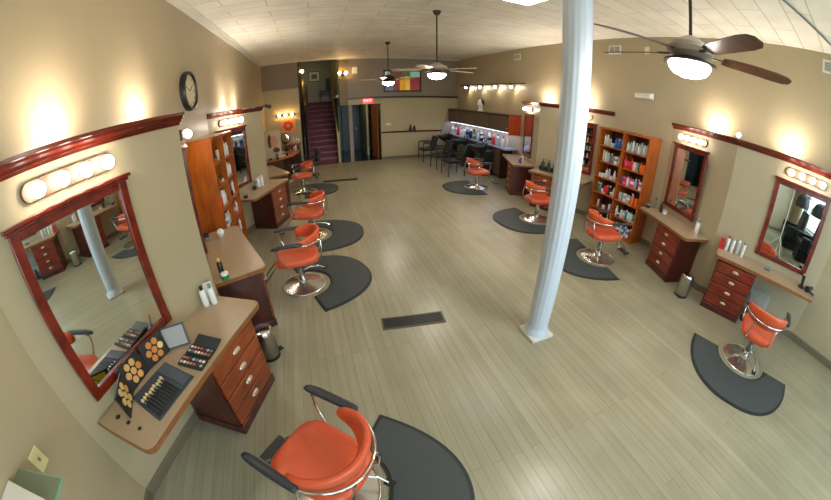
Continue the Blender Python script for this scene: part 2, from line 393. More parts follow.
for i, path in enumerate(([LA, LR1, LB], [LCv, LR2, LD], [R2v, RR1, R1v], [R4v, RR2, R3v])):
    struct('trim_crown_%d' % (i+1), MB().sweep(path, crownp), 'crown', smooth=False)
bp = [(0, 0), (.014, 0), (.014, .085), (.008, .1), (0, .1)]
struct('baseboard_left', MB().sweep([(XL, YF), LA, LR1, LB, LCv, LR2, LD, (XL, YB)], bp), 'base', smooth=False)
struct('baseboard_right', MB().sweep([(XR, YB), R4v, RR2, R3v, R2v, RR1, R1v, (XR, YF)], bp), 'base', smooth=False)
struct('baseboard_back', MB().bx(2.47, XR, YB-.014, YB, 0, .1), 'base', smooth=False)
# ceiling cove trim
cp = [(0, 3.73), (.02, 3.73), (.07, 3.78), (.12, 3.785), (.12, 3.8), (0, 3.8)]
struct('trim_cornice_left', MB().sweep([(XL, YF), (XL, YB)], cp), 'white', smooth=False)
struct('trim_cornice_back', MB().sweep([(XL, YB-.12), (XR, YB-.12)], [(0, 3.76), (.03, 3.76), (.06, 3.8), (0, 3.8)]), 'white', smooth=False)

# fluted column
def fluted(seg=96):
    rings = []
    for r, z, fl in ((.128, .03, 0), (.128, .07, 0), (.108, .09, 0), (.108, .14, 1), (.117, 1.3, 1), (.125, 3.6, 1), (.12, 3.62, 0), (.15, 3.7, 0), (.15, ZC, 0)):
        rings.append([((r - (.0032*max(0, math.cos(16*2*PI*i/seg)) if fl else 0))*math.cos(2*PI*i/seg), (r - (.0032*max(0, math.cos(16*2*PI*i/seg)) if fl else 0))*math.sin(2*PI*i/seg), z) for i in range(seg)])
    return rings
co = bpy.data.objects.new('column', None); C.objects.link(co); co.location = (1.945, 1.985, 0); co['kind'] = 'structure'
co['label'] = 'white fluted round column standing in the middle of the salon floor'
s_ = obj('shaft', MB().loft(fluted()), 'column', co, angle=60)
s_ = obj('plinth', MB().bx(-.135, .135, -.135, .135, 0, .035), 'white', co, bevel=.004)

# ------------------------------------------------------------------ station frames
class St:
    def __init__(s, V, R):
        s.V = Vector(V); d = Vector(R)-s.V; s.L = d.length; s.u = d.normalized()
        c = Vector((1.9, s.V.y)); n = Vector((-s.u.y, s.u.x))
        if n.dot(c-s.V) < 0: n = -n
        s.n = n; s.rz = math.atan2(n.y, n.x) - PI/2
        s.sg = 1 if Vector((math.cos(s.rz), math.sin(s.rz))).dot(s.u) > 0 else -1   # local +x along +s ?
    def P(s, a, d, z=0): q = s.V + s.u*a + s.n*d; return (q.x, q.y, z)
S = {'A': St(LA, LR1), 'B': St(LB, LR1), 'C': St(LCv, LR2), 'D': St(LD, LR2), 'R1': St(R1v, RR1), 'R2': St(R2v, RR1), 'R3': St(R3v, RR2), 'R4': St(R4v, RR2)}
WH = {'A': 'at the makeup station', 'B': 'at the station with the green jar', 'C': 'at the station past the clock-side bookcase',
      'D': 'at the last station along the clock wall', 'R1': 'at the station with the row of spray cans', 'R2': 'at the station right beside the tall bookcase',
      'R3': 'at the station behind the white column', 'R4': 'at the station next to the shampoo bowls'}
SH = {'A': 'makeup station', 'B': 'green jar station', 'C': 'station past the clock-side bookcase', 'D': 'last station on the clock wall', 'R1': 'spray can station',
      'R2': 'station between tall bookcase and chrome bin', 'R3': 'station behind the column', 'R4': 'station next to the shampoo bowls'}
MC = {'A': .61, 'B': .62, 'C': .60, 'R1': .68, 'R2': .57, 'R3': .80, 'R4': .8}    # mirror centre along the panel
# mirror
def make_mirror(nm, k):
    s = S[k]; c = MC[k]
    t = thing('styling_mirror', 'cherry-framed wall mirror ' + WH[k], 'mirror', s.P(c, .025 if k == 'R2' else 0, .9), s.rz + {'A': .015, 'R2': -.055}.get(k, 0), 'cherry-framed mirrors at the styling stations')
    W, H, f = .43, 1.07, .065
    m = MB()
    for x0, x1, z0, z1 in ((-W, -W+f, 0, H), (W-f, W, 0, H), (-W+f, W-f, 0, f), (-W+f, W-f, H-f, H)):
        m.bx(x0, x1, .002, .035, z0, z1)
    obj('frame', m, 'frame', t, bevel=.005)
    m = MB(); m.bx(-W-.03, W+.03, .002, .06, H, H+.022); m.bx(-W-.015, W+.015, .002, .045, H-.02, H)
    obj('cap_moulding', m, 'frame', t, bevel=.004)
    obj('mirror_glass', MB().bx(-W+f-.005, W-f+.005, .01, .018, f-.005, H-f+.005), 'mirror', t, smooth=False)
    return t
for k in ('A', 'B', 'C', 'R1', 'R2', 'R3', 'R4'): make_mirror('m', k)
# vanity light bars
def make_light(k):
    s = S[k]; c = MC[k] + (.0 if k != 'A' else .04)
    t = thing('vanity_light', 'four-globe vanity light bar above the mirror ' + WH[k], 'wall light', s.P(c, 0, 2.10), s.rz, 'four-globe light bars at the styling stations')
    m = MB(); rr = []
    for sc_, y in ((1, .002), (1, .02), (.93, .03)):
        ring = []
        for i in range(24):
            a = 2*PI*i/24; cx = .27 if math.cos(a) > 0 else -.27
            ring.append((cx + .055*sc_*math.cos(a), y, .055*sc_*math.sin(a)))
        rr.append(ring)
    m.loft(rr); obj('backplate', m, 'plate', t)
    for i in range(4):
        x = (i-1.5)*.16
        so = obj('lamp_socket', MB().cyl((x, .025, 0), (x, .055, 0), .024), 'ceramic', t)
        obj('globe_bulb', MB().sphere((x, .09, 0), .041, 14, 8), 'bulb', so)
    return t
for k in ('A', 'B', 'C', 'R1', 'R2', 'R3', 'R4'): make_light(k)
# counters
CT = .79
def make_counter(k):
    s = S[k]; L = s.L; s0 = {'R3': .33, 'C': .26}.get(k, .1); W2 = (L-.1-s0)/2
    t = thing('worktop', 'tan laminate worktop with wooden edge ' + WH[k], 'countertop', s.P(s0+W2, 0, CT-.04), s.rz, 'tan worktops at the styling stations')
    D = .47 if k == 'R1' else .53; r = .06
    poly = [(-W2, .003), (-W2, D-r)] + [(-W2+r-r*math.cos(a), D-r+r*math.sin(a)) for a in (PI/8, PI/4, 3*PI/8)] + [(-W2+r, D), (W2-r, D)] + \
           [(W2-r+r*math.sin(a), D-r+r*math.cos(a)) for a in (PI/8, PI/4, 3*PI/8)] + [(W2, D-r), (W2, .003)]
    obj('surface', MB().prism(poly, .004, .041), 'lam', t)
    p2 = [(x*(1+.006/W2), y+(.006 if y > .1 else 0)) for x, y in poly]
    obj('edge_band', MB().prism(p2, -.004, .034), 'edge', t)
    if k == 'A':
        for dx, dy, r_ in ((-.02, .16, .016), (-.02, .27, .013), (-.02, .38, .011)):
            x = s.sg*(-W2+.1)
            obj('grommet', MB().cyl((x, dy-.02, .0405), (x, dy-.02, .043), r_ + .003), 'black', t)
    return t
for k in S: make_counter(k)
def make_cabinet(k, wood_='drawer', side='cherry_side'):
    s = S[k]; w, d, h = .60, (.45 if k == 'R1' else .51), CT-.046
    a = s.L - .24 - w/2
    if k == 'R1': a = s.L - .16 - w/2
    t = thing('drawer_cabinet', 'four-drawer wooden cabinet under the worktop ' + WH[k], 'cabinet', s.P(a, 0, 0), s.rz, 'four-drawer cabinets at the styling stations')
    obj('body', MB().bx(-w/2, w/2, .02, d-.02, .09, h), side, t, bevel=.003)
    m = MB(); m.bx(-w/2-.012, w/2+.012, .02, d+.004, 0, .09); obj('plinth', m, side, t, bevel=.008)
    fh = (h-.12)/4
    for i in range(4):
        z0 = .105 + i*fh
        m = MB(); m.bx(-w/2+.012, w/2-.012, d-.02, d+.004, z0, z0+fh-.014)
        dr = obj('drawer', m, wood_, t, bevel=.006)
        zc = z0 + fh/2
        m = MB(); m.sphere((0, d+.006, zc), .047, 12, 8, sc=(1, .35, .45)); m.box((0, d+.02, zc+.004), (.06, .012, .014))
        obj('handle', m, 'nickel', dr)
    return t
for k in S: make_cabinet(k, 'drawer_red' if k[0] == 'R' and k in ('R1', 'R2') else 'drawer')

# uplights on top of the partitions
for x, y, lb in ((XL+.2, 1.83, 'small puck uplight on the ledge over the makeup mirror'), (XL+.2, 3.04, 'small puck uplight on the ledge below the wall clock'),
                 (XL+.22, 6.4, 'small puck uplight on the ledge past the clock-side bookcase'), (XL+.22, 7.3, 'small puck uplight at the far end of the clock wall ledge'),
                 (XR-.2, 2.2, 'small puck uplight on the ledge over the mirror beside the tall bookcase'), (XR-.2, .95, 'small puck uplight on the ledge over the spray can station'),
                 (XR-.2, 6.5, 'small puck uplight on the ledge next to the track light'), (XR-.2, 5.2, 'small puck uplight on the ledge past the tall bookcase')):
    t = thing('uplight', lb, 'uplight', (x, y, 2.263), 0, 'puck uplights on the partition ledges')
    obj('housing', MB().lathe([(.05, 0), (.055, .004), (.055, .02), (.045, .02)]), 'black', t)
    obj('lens', MB().cyl((0, 0, .0205), (0, 0, .024), .042), 'puck', t)
t = thing('ledge_lamp', 'bare bulb glaring at the corner of the ledge between two mirrors', 'lamp', (4.93, 1.63, 2.297))
obj('socket', MB().cyl((0,0,0), (0,0,.03), .02), 'ceramic', t); obj('bulb', MB().sphere((0,0,.05), .03), 'bulb', t)

# ------------------------------------------------------------------ styling chair
def sq(a, hx, hy, n):
    c, s = math.cos(a), math.sin(a)
    return (hx*math.copysign(abs(c)**(2/n), c), hy*math.copysign(abs(s)**(2/n), s))
def make_chair(label):
    t = thing('styling_chair', label, 'chair', (0,0,0), 0, 'orange hydraulic styling chairs')
    obj('base', MB().lathe([(.285, .0), (.292, .005), (.292, .016), (.284, .022), (.276, .018), (.2, .034), (.11, .05), (.065, .062), (.058, .1), (.0, .1)], seg=40), 'basemetal', t)
    obj('hydraulic_column', MB().lathe([(.045, .08), (.045, .27), (.03, .275), (.03, .38), (.09, .385), (.09, .4), (0, .4)]), 'chrome', t)
    pm = obj('pump_lever', MB().tube([(.03, -.02, .2), (.1, -.12, .2), (.16, -.24, .16), (.17, -.3, .12)], .009), 'chrome', t)
    obj('pedal', MB().box((.17, -.31, .115), (.05, .07, .016)), 'black', pm)
    rings = []
    for z, k in ((.375, .8), (.38, .9), (.395, .965), (.43, 1), (.462, .99), (.485, .95), (.498, .86), (.502, .7), (.497, .35)):
        ring = []
        for i in range(36):
            x, y = sq(2*PI*i/36, .262*k, .29*k, 3.8)
            x *= 1 + .08*(y/.25); zz = z + (.012*(y/.25)**2 if z > .45 else 0) - (.025 if y > .2 and z > .45 else 0)
            ring.append((x, y+.02, zz))
        rings.append([(x, y, .372 + (z-.375)*.8) for x, y, z in ring])
    obj('seat', MB().loft(rings), 'vinyl', t, angle=80)
    # wrap-around backrest
    def back(th0, th1, R0, z0f, z1f, N=28, A=97):
        m = MB(); rings = []
        for i in range(N+1):
            f = -1 + 2*i/N; a = math.radians(A*f); e = math.cos(math.radians(88*f))
            dx, dy = math.sin(a), -math.cos(a)
            z0, z1 = z0f(abs(f)), z1f(abs(f)); zc, hz = (z0+z1)/2, (z1-z0)/2
            th = (th0 + (th1-th0)*abs(f)**3)
            if abs(f) > .98: hz *= .72; th *= .7
            ring = []
            for j in range(16):
                p, q = sq(2*PI*j/16, th, hz, 2.8)
                rr = R0 + p + .032*(q/max(hz, .001))*(1-abs(f)**2)
                ring.append((dx*rr*1.02, dy*rr*.98 - .01, zc+q))
            rings.append(ring)
        m.loft(rings); return m
    obj('backrest', back(.03, .026, .265, lambda f: .57 + .035*f**2, lambda f: .775 - .09*f**2.2), 'vinyl', t, angle=80)
    R = .318; pts = []
    for i in range(25):
        a = math.radians(-104 + 208*i/24); pts.append((R*math.sin(a), -R*math.cos(a)-.01, .655 + .02*abs(-1+2*i/24)**2))
    l, r = pts[0], pts[-1]
    side = lambda sx: [(sx*.312, .12, .672), (sx*.305, .2, .668), (sx*.302, .245, .64), (sx*.295, .23, .55), (sx*.27, .16, .41), (sx*.2, .1, .385), (sx*.05, .04, .385)]
    full = list(reversed(side(-1))) + pts + side(1)
    obj('chrome_rail', MB().tube(full, .0115), 'chrome', t, angle=80)
    # back brace loop
    for sx in (-1, 1): obj('back_brace', MB().tube([(sx*.1, -.0, .385), (sx*.14, -.2, .39), (sx*.16, -.29, .43), (sx*.16, -.31, .55), (sx*.12, -.31, .64)], .010), 'chrome', t, angle=80)
    0 and obj('back_brace', MB().tube([(-.1, -.0, .385), (-.14, -.2, .39), (-.16, -.29, .43), (-.16, -.31, .55), (-.12, -.31, .64)], .010).tube([(.1, -.0, .385), (.14, -.2, .39), (.16, -.29, .43), (.16, -.31, .55), (.12, -.31, .64)], .010), 'chrome', t, angle=80)
    for sx in (-1, 1):
        m = MB(); rings = []
        for y, w, h, dz in ((-.09, .018, .012, 0), (-.08, .026, .018, 0), (-.02, .03, .02, .003), (.1, .033, .02, .006), (.2, .033, .02, .004), (.27, .028, .018, -.006), (.3, .018, .012, -.012)):
            rings.append([(sx*.315 + q[0], y, .685 + dz + q[1]) for q in (sq(2*PI*j/14, w, h, 2.6) for j in range(14))])
        obj('armrest', MB().loft(rings) if 0 else m.loft(rings), 'armpad', t, angle=80)
    fr = obj('footrest_frame', MB().tube([(-.11, .1, .38), (-.12, .3, .36), (-.13, .46, .2), (-.13, .54, .1), (-.1, .55, .09), (.1, .55, .09), (.13, .54, .1), (.13, .46, .2), (.12, .3, .36), (.11, .1, .38)], .011), 'chrome', t, angle=80)
    obj('foot_plate', MB().box((0, .555, .095), (.26, .1, .018), Matrix.Rotation(math.radians(12), 4, 'X')), 'armpad', fr, bevel=.005)
    for ch in t.children:
        if ch.name.split('.')[0] in ('base', 'hydraulic_column', 'pump_lever'): continue
        kx, ky = .90, .96
        for oo in [ch] + list(ch.children): oo.data.transform(Matrix.Diagonal((kx, ky, 1, 1)))
    return t
def face(fx, fy): return math.atan2(-fx, fy)
CH = [('A', (-.24, .97), (-.75, .66), 'orange salon chair with black armrests facing the makeup station'),
      ('B', (-.35, 3.72), (-1, -.02), 'orange salon chair near the floor register, facing the green jar station'),
      ('C', (-.2, 5.35), (-.97, .25), 'orange salon chair facing the station past the clock-side bookcase'),
      ('D', (-.38, 8.45), (-1, -.1), 'orange salon chair before the brown desk near the stairs'),
      ('R1', (4.06, .34), (.97, .22), 'orange salon chair facing the mirror beside the row of spray cans'),
      ('R2', (4.03, 3.08), (.97, -.24), 'orange salon chair in front of the tall bookcase, just past the white column'),
      ('R3', (4.05, 4.82), (.9, -.05), 'orange salon chair on the camera-far side of the column, partly hidden by it'),
      ('R4', (3.96, 7.25), (1, -.05), 'orange salon chair standing before the black shampoo bowls')]
CH[5] = CH[5][:3] + ('orange salon chair directly in front of the tall bookcase of products',)
CH[6] = CH[6][:3] + ('orange salon chair facing the station behind the column, on its own dark mat',)
c0 = make_chair(CH[0][3])
for i, (k, p_, f_, lb) in enumerate(CH):
    if i == 0:
        c0.location = (*p_, .0); c0.rotation_euler.z = face(*f_)
    else: dup(c0, (*p_, .0), face(*f_), lb)
# mats: straight side towards the mirror with a round notch for the chair base
MT = [('A', (-.24, .97), (-.8, .6)), ('B', (-.34, 3.72), (-.95, -.32)), ('C', (-.19, 5.34), (-1, .1)), ('D', (-.36, 8.44), (-1, 0)),
      ('R1', (4.06, .35), (.96, .28)), ('R2', (4.02, 3.09), (.96, -.26)), ('R3', (4.05, 4.83), (1, .05)), ('R4', (3.98, 7.27), (1, -.1))]
mm = None
for (k, p_, f_), ch in zip(MT, CH):
    lb = 'charcoal half-round mat under the ' + ch[3].replace('orange salon ', '').split(',')[0].replace(' with black armrests', '')
    if mm is None:
        def outline(inset):
            pts = []
            hw, dp, nr = .71-inset, .90-inset, .345+inset
            for i in range(41):
                x, y = sq(PI + PI*i/40, hw, dp, 2.35); pts.append((x, y))
            pts.append((nr, -inset) if inset else (nr, 0))
            for i in range(1, 24):
                a = -PI*i/24; pts.append((nr*math.cos(a), nr*math.sin(a)))
            pts.append((-nr, 0))
            return [(x, y - inset if abs(y) < 1e-6 or y > -inset else y) for x, y in pts]
        o = thing('salon_mat', lb, 'floor mat', (0,0,0), 0, 'half-round anti-fatigue mats')
        obj('mat_border', MB().prism(outline(0), 0, .008), 'mat_edge', o, smooth=False)
        def ol(hw, dp, nr, y_):
            pts = [sq(PI + PI*i/40, hw, dp, 2.35) for i in range(41)]
            pts = [(x, min(y, -y_)) for x, y in pts]
            a0 = math.asin(y_/nr)
            for i in range(25):
                a = -a0 - (PI-2*a0)*i/24; pts.append((nr*math.cos(a), nr*math.sin(a)))
            return pts
        obj('pad', MB().prism(ol(.68, .87, .372, .028), .008, .016), 'mat', o, smooth=False)
        mm = o; o.location = (*p_, 0); o.rotation_euler.z = face(*f_)
    else: dup(mm, (*p_, 0), face(*f_), lb)

# ------------------------------------------------------------------ products
PM = {}
def pcol(c):
    if c not in PM:
        cols = dict(white=(225, 224, 220), silver=(176, 178, 180), grey=(128, 130, 132), black=(28, 28, 30), blue=(40, 110, 190), red=(206, 40, 44), pink=(214, 90, 130), orange=(226, 110, 26),
                    teal=(60, 150, 136), green=(50, 130, 70), purple=(110, 60, 130), cream=(222, 208, 170), brown=(100, 60, 34), yellow=(214, 190, 60), amber=(180, 100, 30))
        PM[c] = mat('product_'+c, cols[c], .35)
    return PM[c]
meshes = {}
def product(shape, col, cap, loc, label, cat, group, rz=0):
    key = (shape, col, cap)
    nm = {'bottle': 'hair_product_bottle', 'tall': 'spray_can', 'box': 'product_box', 'jar': 'product_jar', 'tube': 'product_tube', 'pump': 'pump_bottle'}[shape]
    if key not in meshes:
        b = MB()
        if shape == 'bottle': b.lathe([(.026, 0), (.028, .004), (.028, .13), (.02, .148), (.012, .152)], seg=14); b.mi = 1; b.lathe([(.015, .152), (.015, .182), (.012, .185)], seg=12)
        elif shape == 'tall': b.lathe([(.024, 0), (.026, .003), (.026, .17), (.018, .18)], seg=14); b.mi = 1; b.lathe([(.019, .18), (.019, .205), (.012, .212)], seg=12)
        elif shape == 'pump': b.lathe([(.034, 0), (.036, .004), (.036, .14), (.02, .16)], seg=14); b.mi = 1; b.lathe([(.014, .16), (.014, .18), (.006, .182), (.006, .2)], seg=10); b.box((.012, 0, .203), (.044, .014, .01))
        elif shape == 'jar': b.lathe([(.036, 0), (.038, .003), (.038, .05)], seg=16); b.mi = 1; b.lathe([(.04, .05), (.04, .068), (.036, .07)], seg=16)
        elif shape == 'tube': b.loft([[(x*.03, y*.008, .16) for x, y in ((-1,-1),(1,-1),(1,1),(-1,1))], [(x*.024, y*.02, .03) for x, y in ((-1,-1),(1,-1),(1,1),(-1,1))]]); b.mi = 1; b.cyl((0,0,0), (0,0,.03), .02)
        else: b.box((0, 0, .075), (.075, .055, .15)); b.mi = 1; b.box((0, 0, .09), (.0765, .0565, .05))
        o = obj(nm, b, [pcol(col), pcol(cap)], bevel=0); meshes[key] = o.data
    else:
        o = bpy.data.objects.new(nm, meshes[key]); C.objects.link(o)
    o.location = loc; o.rotation_euler.z = rz
    return tag(o, label, cat, group)

ORD = ['first', 'second', 'third', 'fourth', 'fifth', 'sixth', 'seventh', 'eighth', 'ninth', 'tenth']
SHN = ['bottom', 'fifth', 'fourth', 'third', 'second', 'top']
def bookcase(name, label, loc, rz, W=1.16, D=.37, H=1.97, dm='honey'):
    # local: front faces +y, bays along x
    t = thing(name, label, 'bookcase', loc, rz)
    for sx in (-1, 1): obj('side_panel', MB().bx(sx*W/2-.0125, sx*W/2+.0125, 0, D, 0, H), dm, t, bevel=.002)
    obj('divider', MB().bx(-.02, .02, .01, D, .07, H-.04), dm, t, bevel=.002)
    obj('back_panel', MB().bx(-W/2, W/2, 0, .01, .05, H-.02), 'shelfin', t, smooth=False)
    obj('top_panel', MB().bx(-W/2-.015, W/2+.015, 0, D+.012, H-.04, H), dm, t, bevel=.003)
    obj('kick_board', MB().bx(-W/2+.013, W/2-.013, D-.04, D-.015, 0, .07), dm, t, smooth=False)
    for bay in (-1, 1):
        for i in range(6):
            z = .07 + i*.31
            obj('shelf', MB().bx(min(bay*.02, bay*(W/2-.013)), max(bay*.02, bay*(W/2-.013)), .01, D-.005, z-.02, z+.0), dm, t, smooth=False)
    return t
bookcase('bookcase', 'tall two-bay honey wood bookcase full of hair products, behind the white column', (XR-.002, 3.84, 0), PI/2)
bookcase('bookcase', 'tall honey wood bookcase of hair products under the wall clock', (XL+.002, 4.72, 0), -PI/2, W=1.1)
def fill(loc, rz, rows, group, where, baynames, W=1.16, D=.37):
    Rm = Matrix.Rotation(rz, 3, 'Z')
    for (bay, sh), items in rows.items():
        n = len(items); x0, x1 = (.05, W/2-.05) if bay > 0 else (-W/2+.05, -.05)
        for j, (shape, col, cap) in enumerate(items):
            x = x0 + (x1-x0)*(j+.5)/n; y = D - .07 - random.random()*.03
            q = Rm @ Vector((x, y, 0))
            order = (n-1-j)
            lb = f"{col} {shape if shape!='tall' else 'can'} {ORD[order]} from the column side, {SHN[sh]} shelf, {baynames[bay]} bay of {where}"
            product(shape, col, cap, (loc[0]+q.x, loc[1]+q.y, .0705+sh*.31), lb, 'hair product', group, rz + random.uniform(-.1, .1))
def seqs(spec):
    out = []
    for s in spec.split():
        sh, c, cp_ = s.split('-'); out.append(({'b': 'bottle', 't': 'tall', 'x': 'box', 'j': 'jar', 'u': 'tube', 'p': 'pump'}[sh], c, cp_))
    return out
# local +x runs towards +y (world) for rz=PI/2: bay +1 is the far bay
rowsR = {(1, 5): 'b-blue-blue b-blue-white b-blue-blue j-silver-white b-silver-black t-cream-white t-white-silver',
         (-1, 5): 'b-silver-white b-white-white t-silver-silver b-white-silver b-silver-white t-white-white b-silver-silver b-white-grey',
         (1, 4): 'b-silver-silver x-white-grey b-grey-black b-grey-white b-silver-white t-white-silver t-cream-white',
         (-1, 4): 'x-orange-orange b-orange-amber u-grey-silver x-cream-white p-red-red x-red-pink p-red-red',
         (1, 3): 'j-silver-white b-white-white j-white-white b-silver-white b-white-grey j-white-white j-white-silver',
         (-1, 3): 'x-white-pink b-purple-white b-silver-white x-pink-white b-pink-purple b-white-pink x-pink-red u-purple-pink',
         (1, 2): 'b-white-white j-silver-white b-black-white b-red-white u-red-white j-white-white b-grey-white b-green-white',
         (-1, 2): 'x-orange-orange p-orange-white x-silver-white x-white-silver x-silver-silver',
         (1, 1): 'b-white-black j-white-white b-silver-black',
         (-1, 1): 'u-teal-white b-white-teal u-white-silver b-teal-white x-silver-white b-white-grey j-purple-white b-white-white',
         (1, 0): 'b-white-teal b-silver-white b-white-white',
         (-1, 0): 'b-red-white x-white-blue b-blue-white x-teal-white b-white-silver x-purple-white b-teal-white b-white-green'}
fill((XR-.002, 3.84), PI/2, {k: seqs(v) for k, v in rowsR.items()}, 'hair products in the tall bookcase behind the column', 'the tall bookcase', {1: 'farther', -1: 'nearer'})
rowsL = {(1, 5): 'b-cream-black j-amber-black b-white-silver', (-1, 5): 'b-white-white t-white-silver b-silver-white', (1, 4): 'j-cream-brown j-amber-brown b-brown-black b-cream-white',
         (-1, 4): 'b-white-silver t-white-white b-orange-white', (1, 3): 'b-white-white t-white-white b-red-red p-orange-orange', (-1, 3): 't-white-silver j-black-black b-white-white',
         (1, 2): 'b-silver-white b-white-white x-white-grey j-black-black', (-1, 2): 'b-white-silver x-pink-white b-white-purple', (1, 1): 'b-white-white p-white-silver x-white-white',
         (-1, 1): 'b-white-silver u-pink-white b-green-white', (1, 0): 'p-white-white b-silver-white', (-1, 0): 'x-green-white b-green-yellow b-white-white'}
# for rz=-PI/2 local +x runs towards -y: bay +1 is the nearer bay
def fillL():
    rows = {k: seqs(v) for k, v in rowsL.items()}
    Rm = Matrix.Rotation(-PI/2, 3, 'Z')
    for (bay, sh), items in rows.items():
        n = len(items); x0, x1 = (.05, .5) if bay > 0 else (-.5, -.05)
        for j, (shape, col, cap) in enumerate(items):
            x = x0 + (x1-x0)*(j+.5)/n; q = Rm @ Vector((x, .3, 0))
            lb = f"{col} {shape if shape!='tall' else 'can'} {ORD[n-1-j]} from the makeup station side, {SHN[sh]} shelf, {'nearer' if bay > 0 else 'farther'} bay under the clock"
            product(shape, col, cap, (XL+q.x, 4.72+q.y, .0705+sh*.31), lb, 'hair product', 'hair products in the clock-side bookcase', random.uniform(-.2, .2))
fillL()

# counter-top items
G = 'toiletries on the worktops'
def on(k, a, d): return S[k].P(a, d, CT+.0015)
def put(shape, col, cap, xy, label, z=CT+.0015, rz=0, g=G): product(shape, col, cap, (xy[0], xy[1], z), label, 'bottle' if shape != 'box' else 'box', g, rz)
put('box', 'white', 'white', (-1.05, 2.37), 'white carton on the makeup worktop behind two white bottles', rz=.3)
put('bottle', 'white', 'black', (-1.07, 2.27), 'white bottle with black cap in front of the white carton, wall side', rz=.2)
put('bottle', 'white', 'grey', (-1.0, 2.29), 'white bottle with grey cap in front of the white carton, room side')
put('jar', 'green', 'white', (-.98, 2.68), 'squat green jar at the ridge end of the worktop beside makeup station')
put('bottle', 'black', 'yellow', (-1.03, 2.76), 'slim dark bottle with yellow cap next to the squat green jar')
sp = thing('hair_clipper_globe', 'small white globe on the worktop beside the clock-side bookcase', 'globe', (-1.3, 3.82, CT+.001))
obj('ball', MB().sphere((0,0,.052), .05), 'ceramic', sp); obj('foot', MB().cyl((0,0,0), (0,0,.01), .03), 'ceramic', sp)
for i, (x, y) in enumerate(((-1.5, 3.82), (-1.47, 3.74))): put('jar', 'grey', 'black', (x, y), ('grey jar by the bookcase side, wall side of its pair', 'grey jar by the bookcase side, room side of its pair')[i])
for i, (a, d, c1, c2, sh) in enumerate(((1.05, .16, 'white', 'white', 'pump'), (1.12, .2, 'white', 'white', 'tall'), (1.19, .14, 'white', 'silver', 'tall'), (1.12, .1, 'white', 'blue', 'box'))):
    put(sh, c1, c2, on('C', a, d)[:2], ['white pump bottle in the cluster past the clock-side bookcase', 'white spray can in front of the cluster past the clock-side bookcase', 'white silver-capped can ending the cluster past the clock-side bookcase', 'white and blue box behind the cluster past the clock-side bookcase'][i])
put('jar', 'black', 'black', on('C', .85, .18)[:2], 'black jar on the worktop past the clock-side bookcase, beside the white cluster')
put('jar', 'black', 'grey', on('C', .35, .3)[:2], 'black jar on the worktop right behind the clock-side bookcase')
cols = [('box', 'red', 'red', 'red box starting the row beside the spray cans'), ('tall', 'white', 'red', 'tall white can with red cap next to the red box'), ('tall', 'white', 'silver', 'white silver-capped can, second can from the red box'),
        ('tall', 'silver', 'white', 'silver can with white cap, third can from the red box'), ('tall', 'white', 'grey', 'white grey-capped can at the mirror end of the row')]
for i, (sh, a_, b_, lb) in enumerate(cols):
    q = S['R1'].P(S['R1'].L-.13-.085*i, .12, 0); put(sh, a_, b_, q[:2], lb, rz=.2)
for i, (x, y, sh, a_, b_, lb) in enumerate(((5.10, 2.02, 'pump', 'white', 'white', 'large white pump bottle at the ridge end of the worktop above the chrome bin'), (5.12, 1.93, 'pump', 'silver', 'white', 'silver pump bottle in the trio above the chrome bin'), (5.02, 1.98, 'pump', 'white', 'purple', 'white bottle with purple pump above the chrome bin'),
        (5.3, 3.0, 'bottle', 'grey', 'black', 'grey bottle on the worktop end touching the tall bookcase'), (5.22, 2.82, 'bottle', 'black', 'black', 'slim black bottle near the tall bookcase end of the worktop'), (5.2, 2.72, 'jar', 'white', 'silver', 'white jar beside the slim black bottle'), (5.13, 3.05, 'jar', 'black', 'grey', 'flat black jar at the front corner by the tall bookcase'))):
    put(sh, a_, b_, (x, y), lb)
for i in range(6):
    q = S['R3'].P(S['R3'].L-.22-.075*i, .14+.07*(i % 2), 0); put('pump' if i % 2 else 'jar', 'black', 'black', q[:2], f'black {"pump bottle" if i % 2 else "jar"}, {ORD[i]} from the partition ridge, on the worktop behind the column')
for o in C.objects:
    if 'worktop behind the column' in o.get('label', '') and 'black' in o['label']: o.scale = (1.25, 1.25, 1.25)
for i, (a, d, sh, c1, c2) in enumerate(((1.45, .3, 'bottle', 'purple', 'white'), (1.38, .24, 'tall', 'white', 'pink'), (1.3, .3, 'jar', 'silver', 'black'))):
    put(sh, c1, c2, on('R4', a, d)[:2], ['purple bottle on the worktop next to the shampoo bowls', 'white can with pink cap on the worktop next to the shampoo bowls', 'silver jar on the worktop next to the shampoo bowls'][i])
# small dark devices on R1 worktop
q = S['R1'].P(.86, .16, CT+.0015)
t = thing('card_holder', 'small dark card holder on the worktop below the mirror by spray cans', 'card holder', q, S['R1'].rz)
obj('base', MB().bx(-.045, .045, -.02, .03, 0, .012), 'black', t, bevel=.003); obj('back', MB().box((0, .0, .03), (.09, .008, .05), Matrix.Rotation(.3, 4, 'X')), 'gray', t)
q = S['R1'].P(.28, .2, CT+.0015)
t = thing('hair_clipper', 'black hair clipper standing in its charger at the near end of the worktop', 'hair clipper', q, S['R1'].rz+.4)
obj('charger', MB().lathe([(.05, 0), (.05, .02), (.03, .035)]), 'black', t); obj('body', MB().cyl((0,0,.03), (.03,.01,.17), .02, .026), 'black', t); obj('blade', MB().box((.035, .012, .18), (.04, .02, .02)), 'steel', t)
q = S['R1'].P(.17, .25, CT+.0015)
t = thing('hair_dryer', 'black hair dryer lying beside the clipper on the spray can worktop', 'hair dryer', q, S['R1'].rz+.9)
obj('barrel', MB().cyl((-.09, 0, .045), (.07, 0, .045), .028, .042), 'black', t); obj('handle', MB().cyl((.02, 0, .04), (.05, .13, .03), .018, .015), 'black', t); obj('nozzle', MB().cyl((-.12, 0, .045), (-.09, 0, .045), .03, .026), 'gray', t)

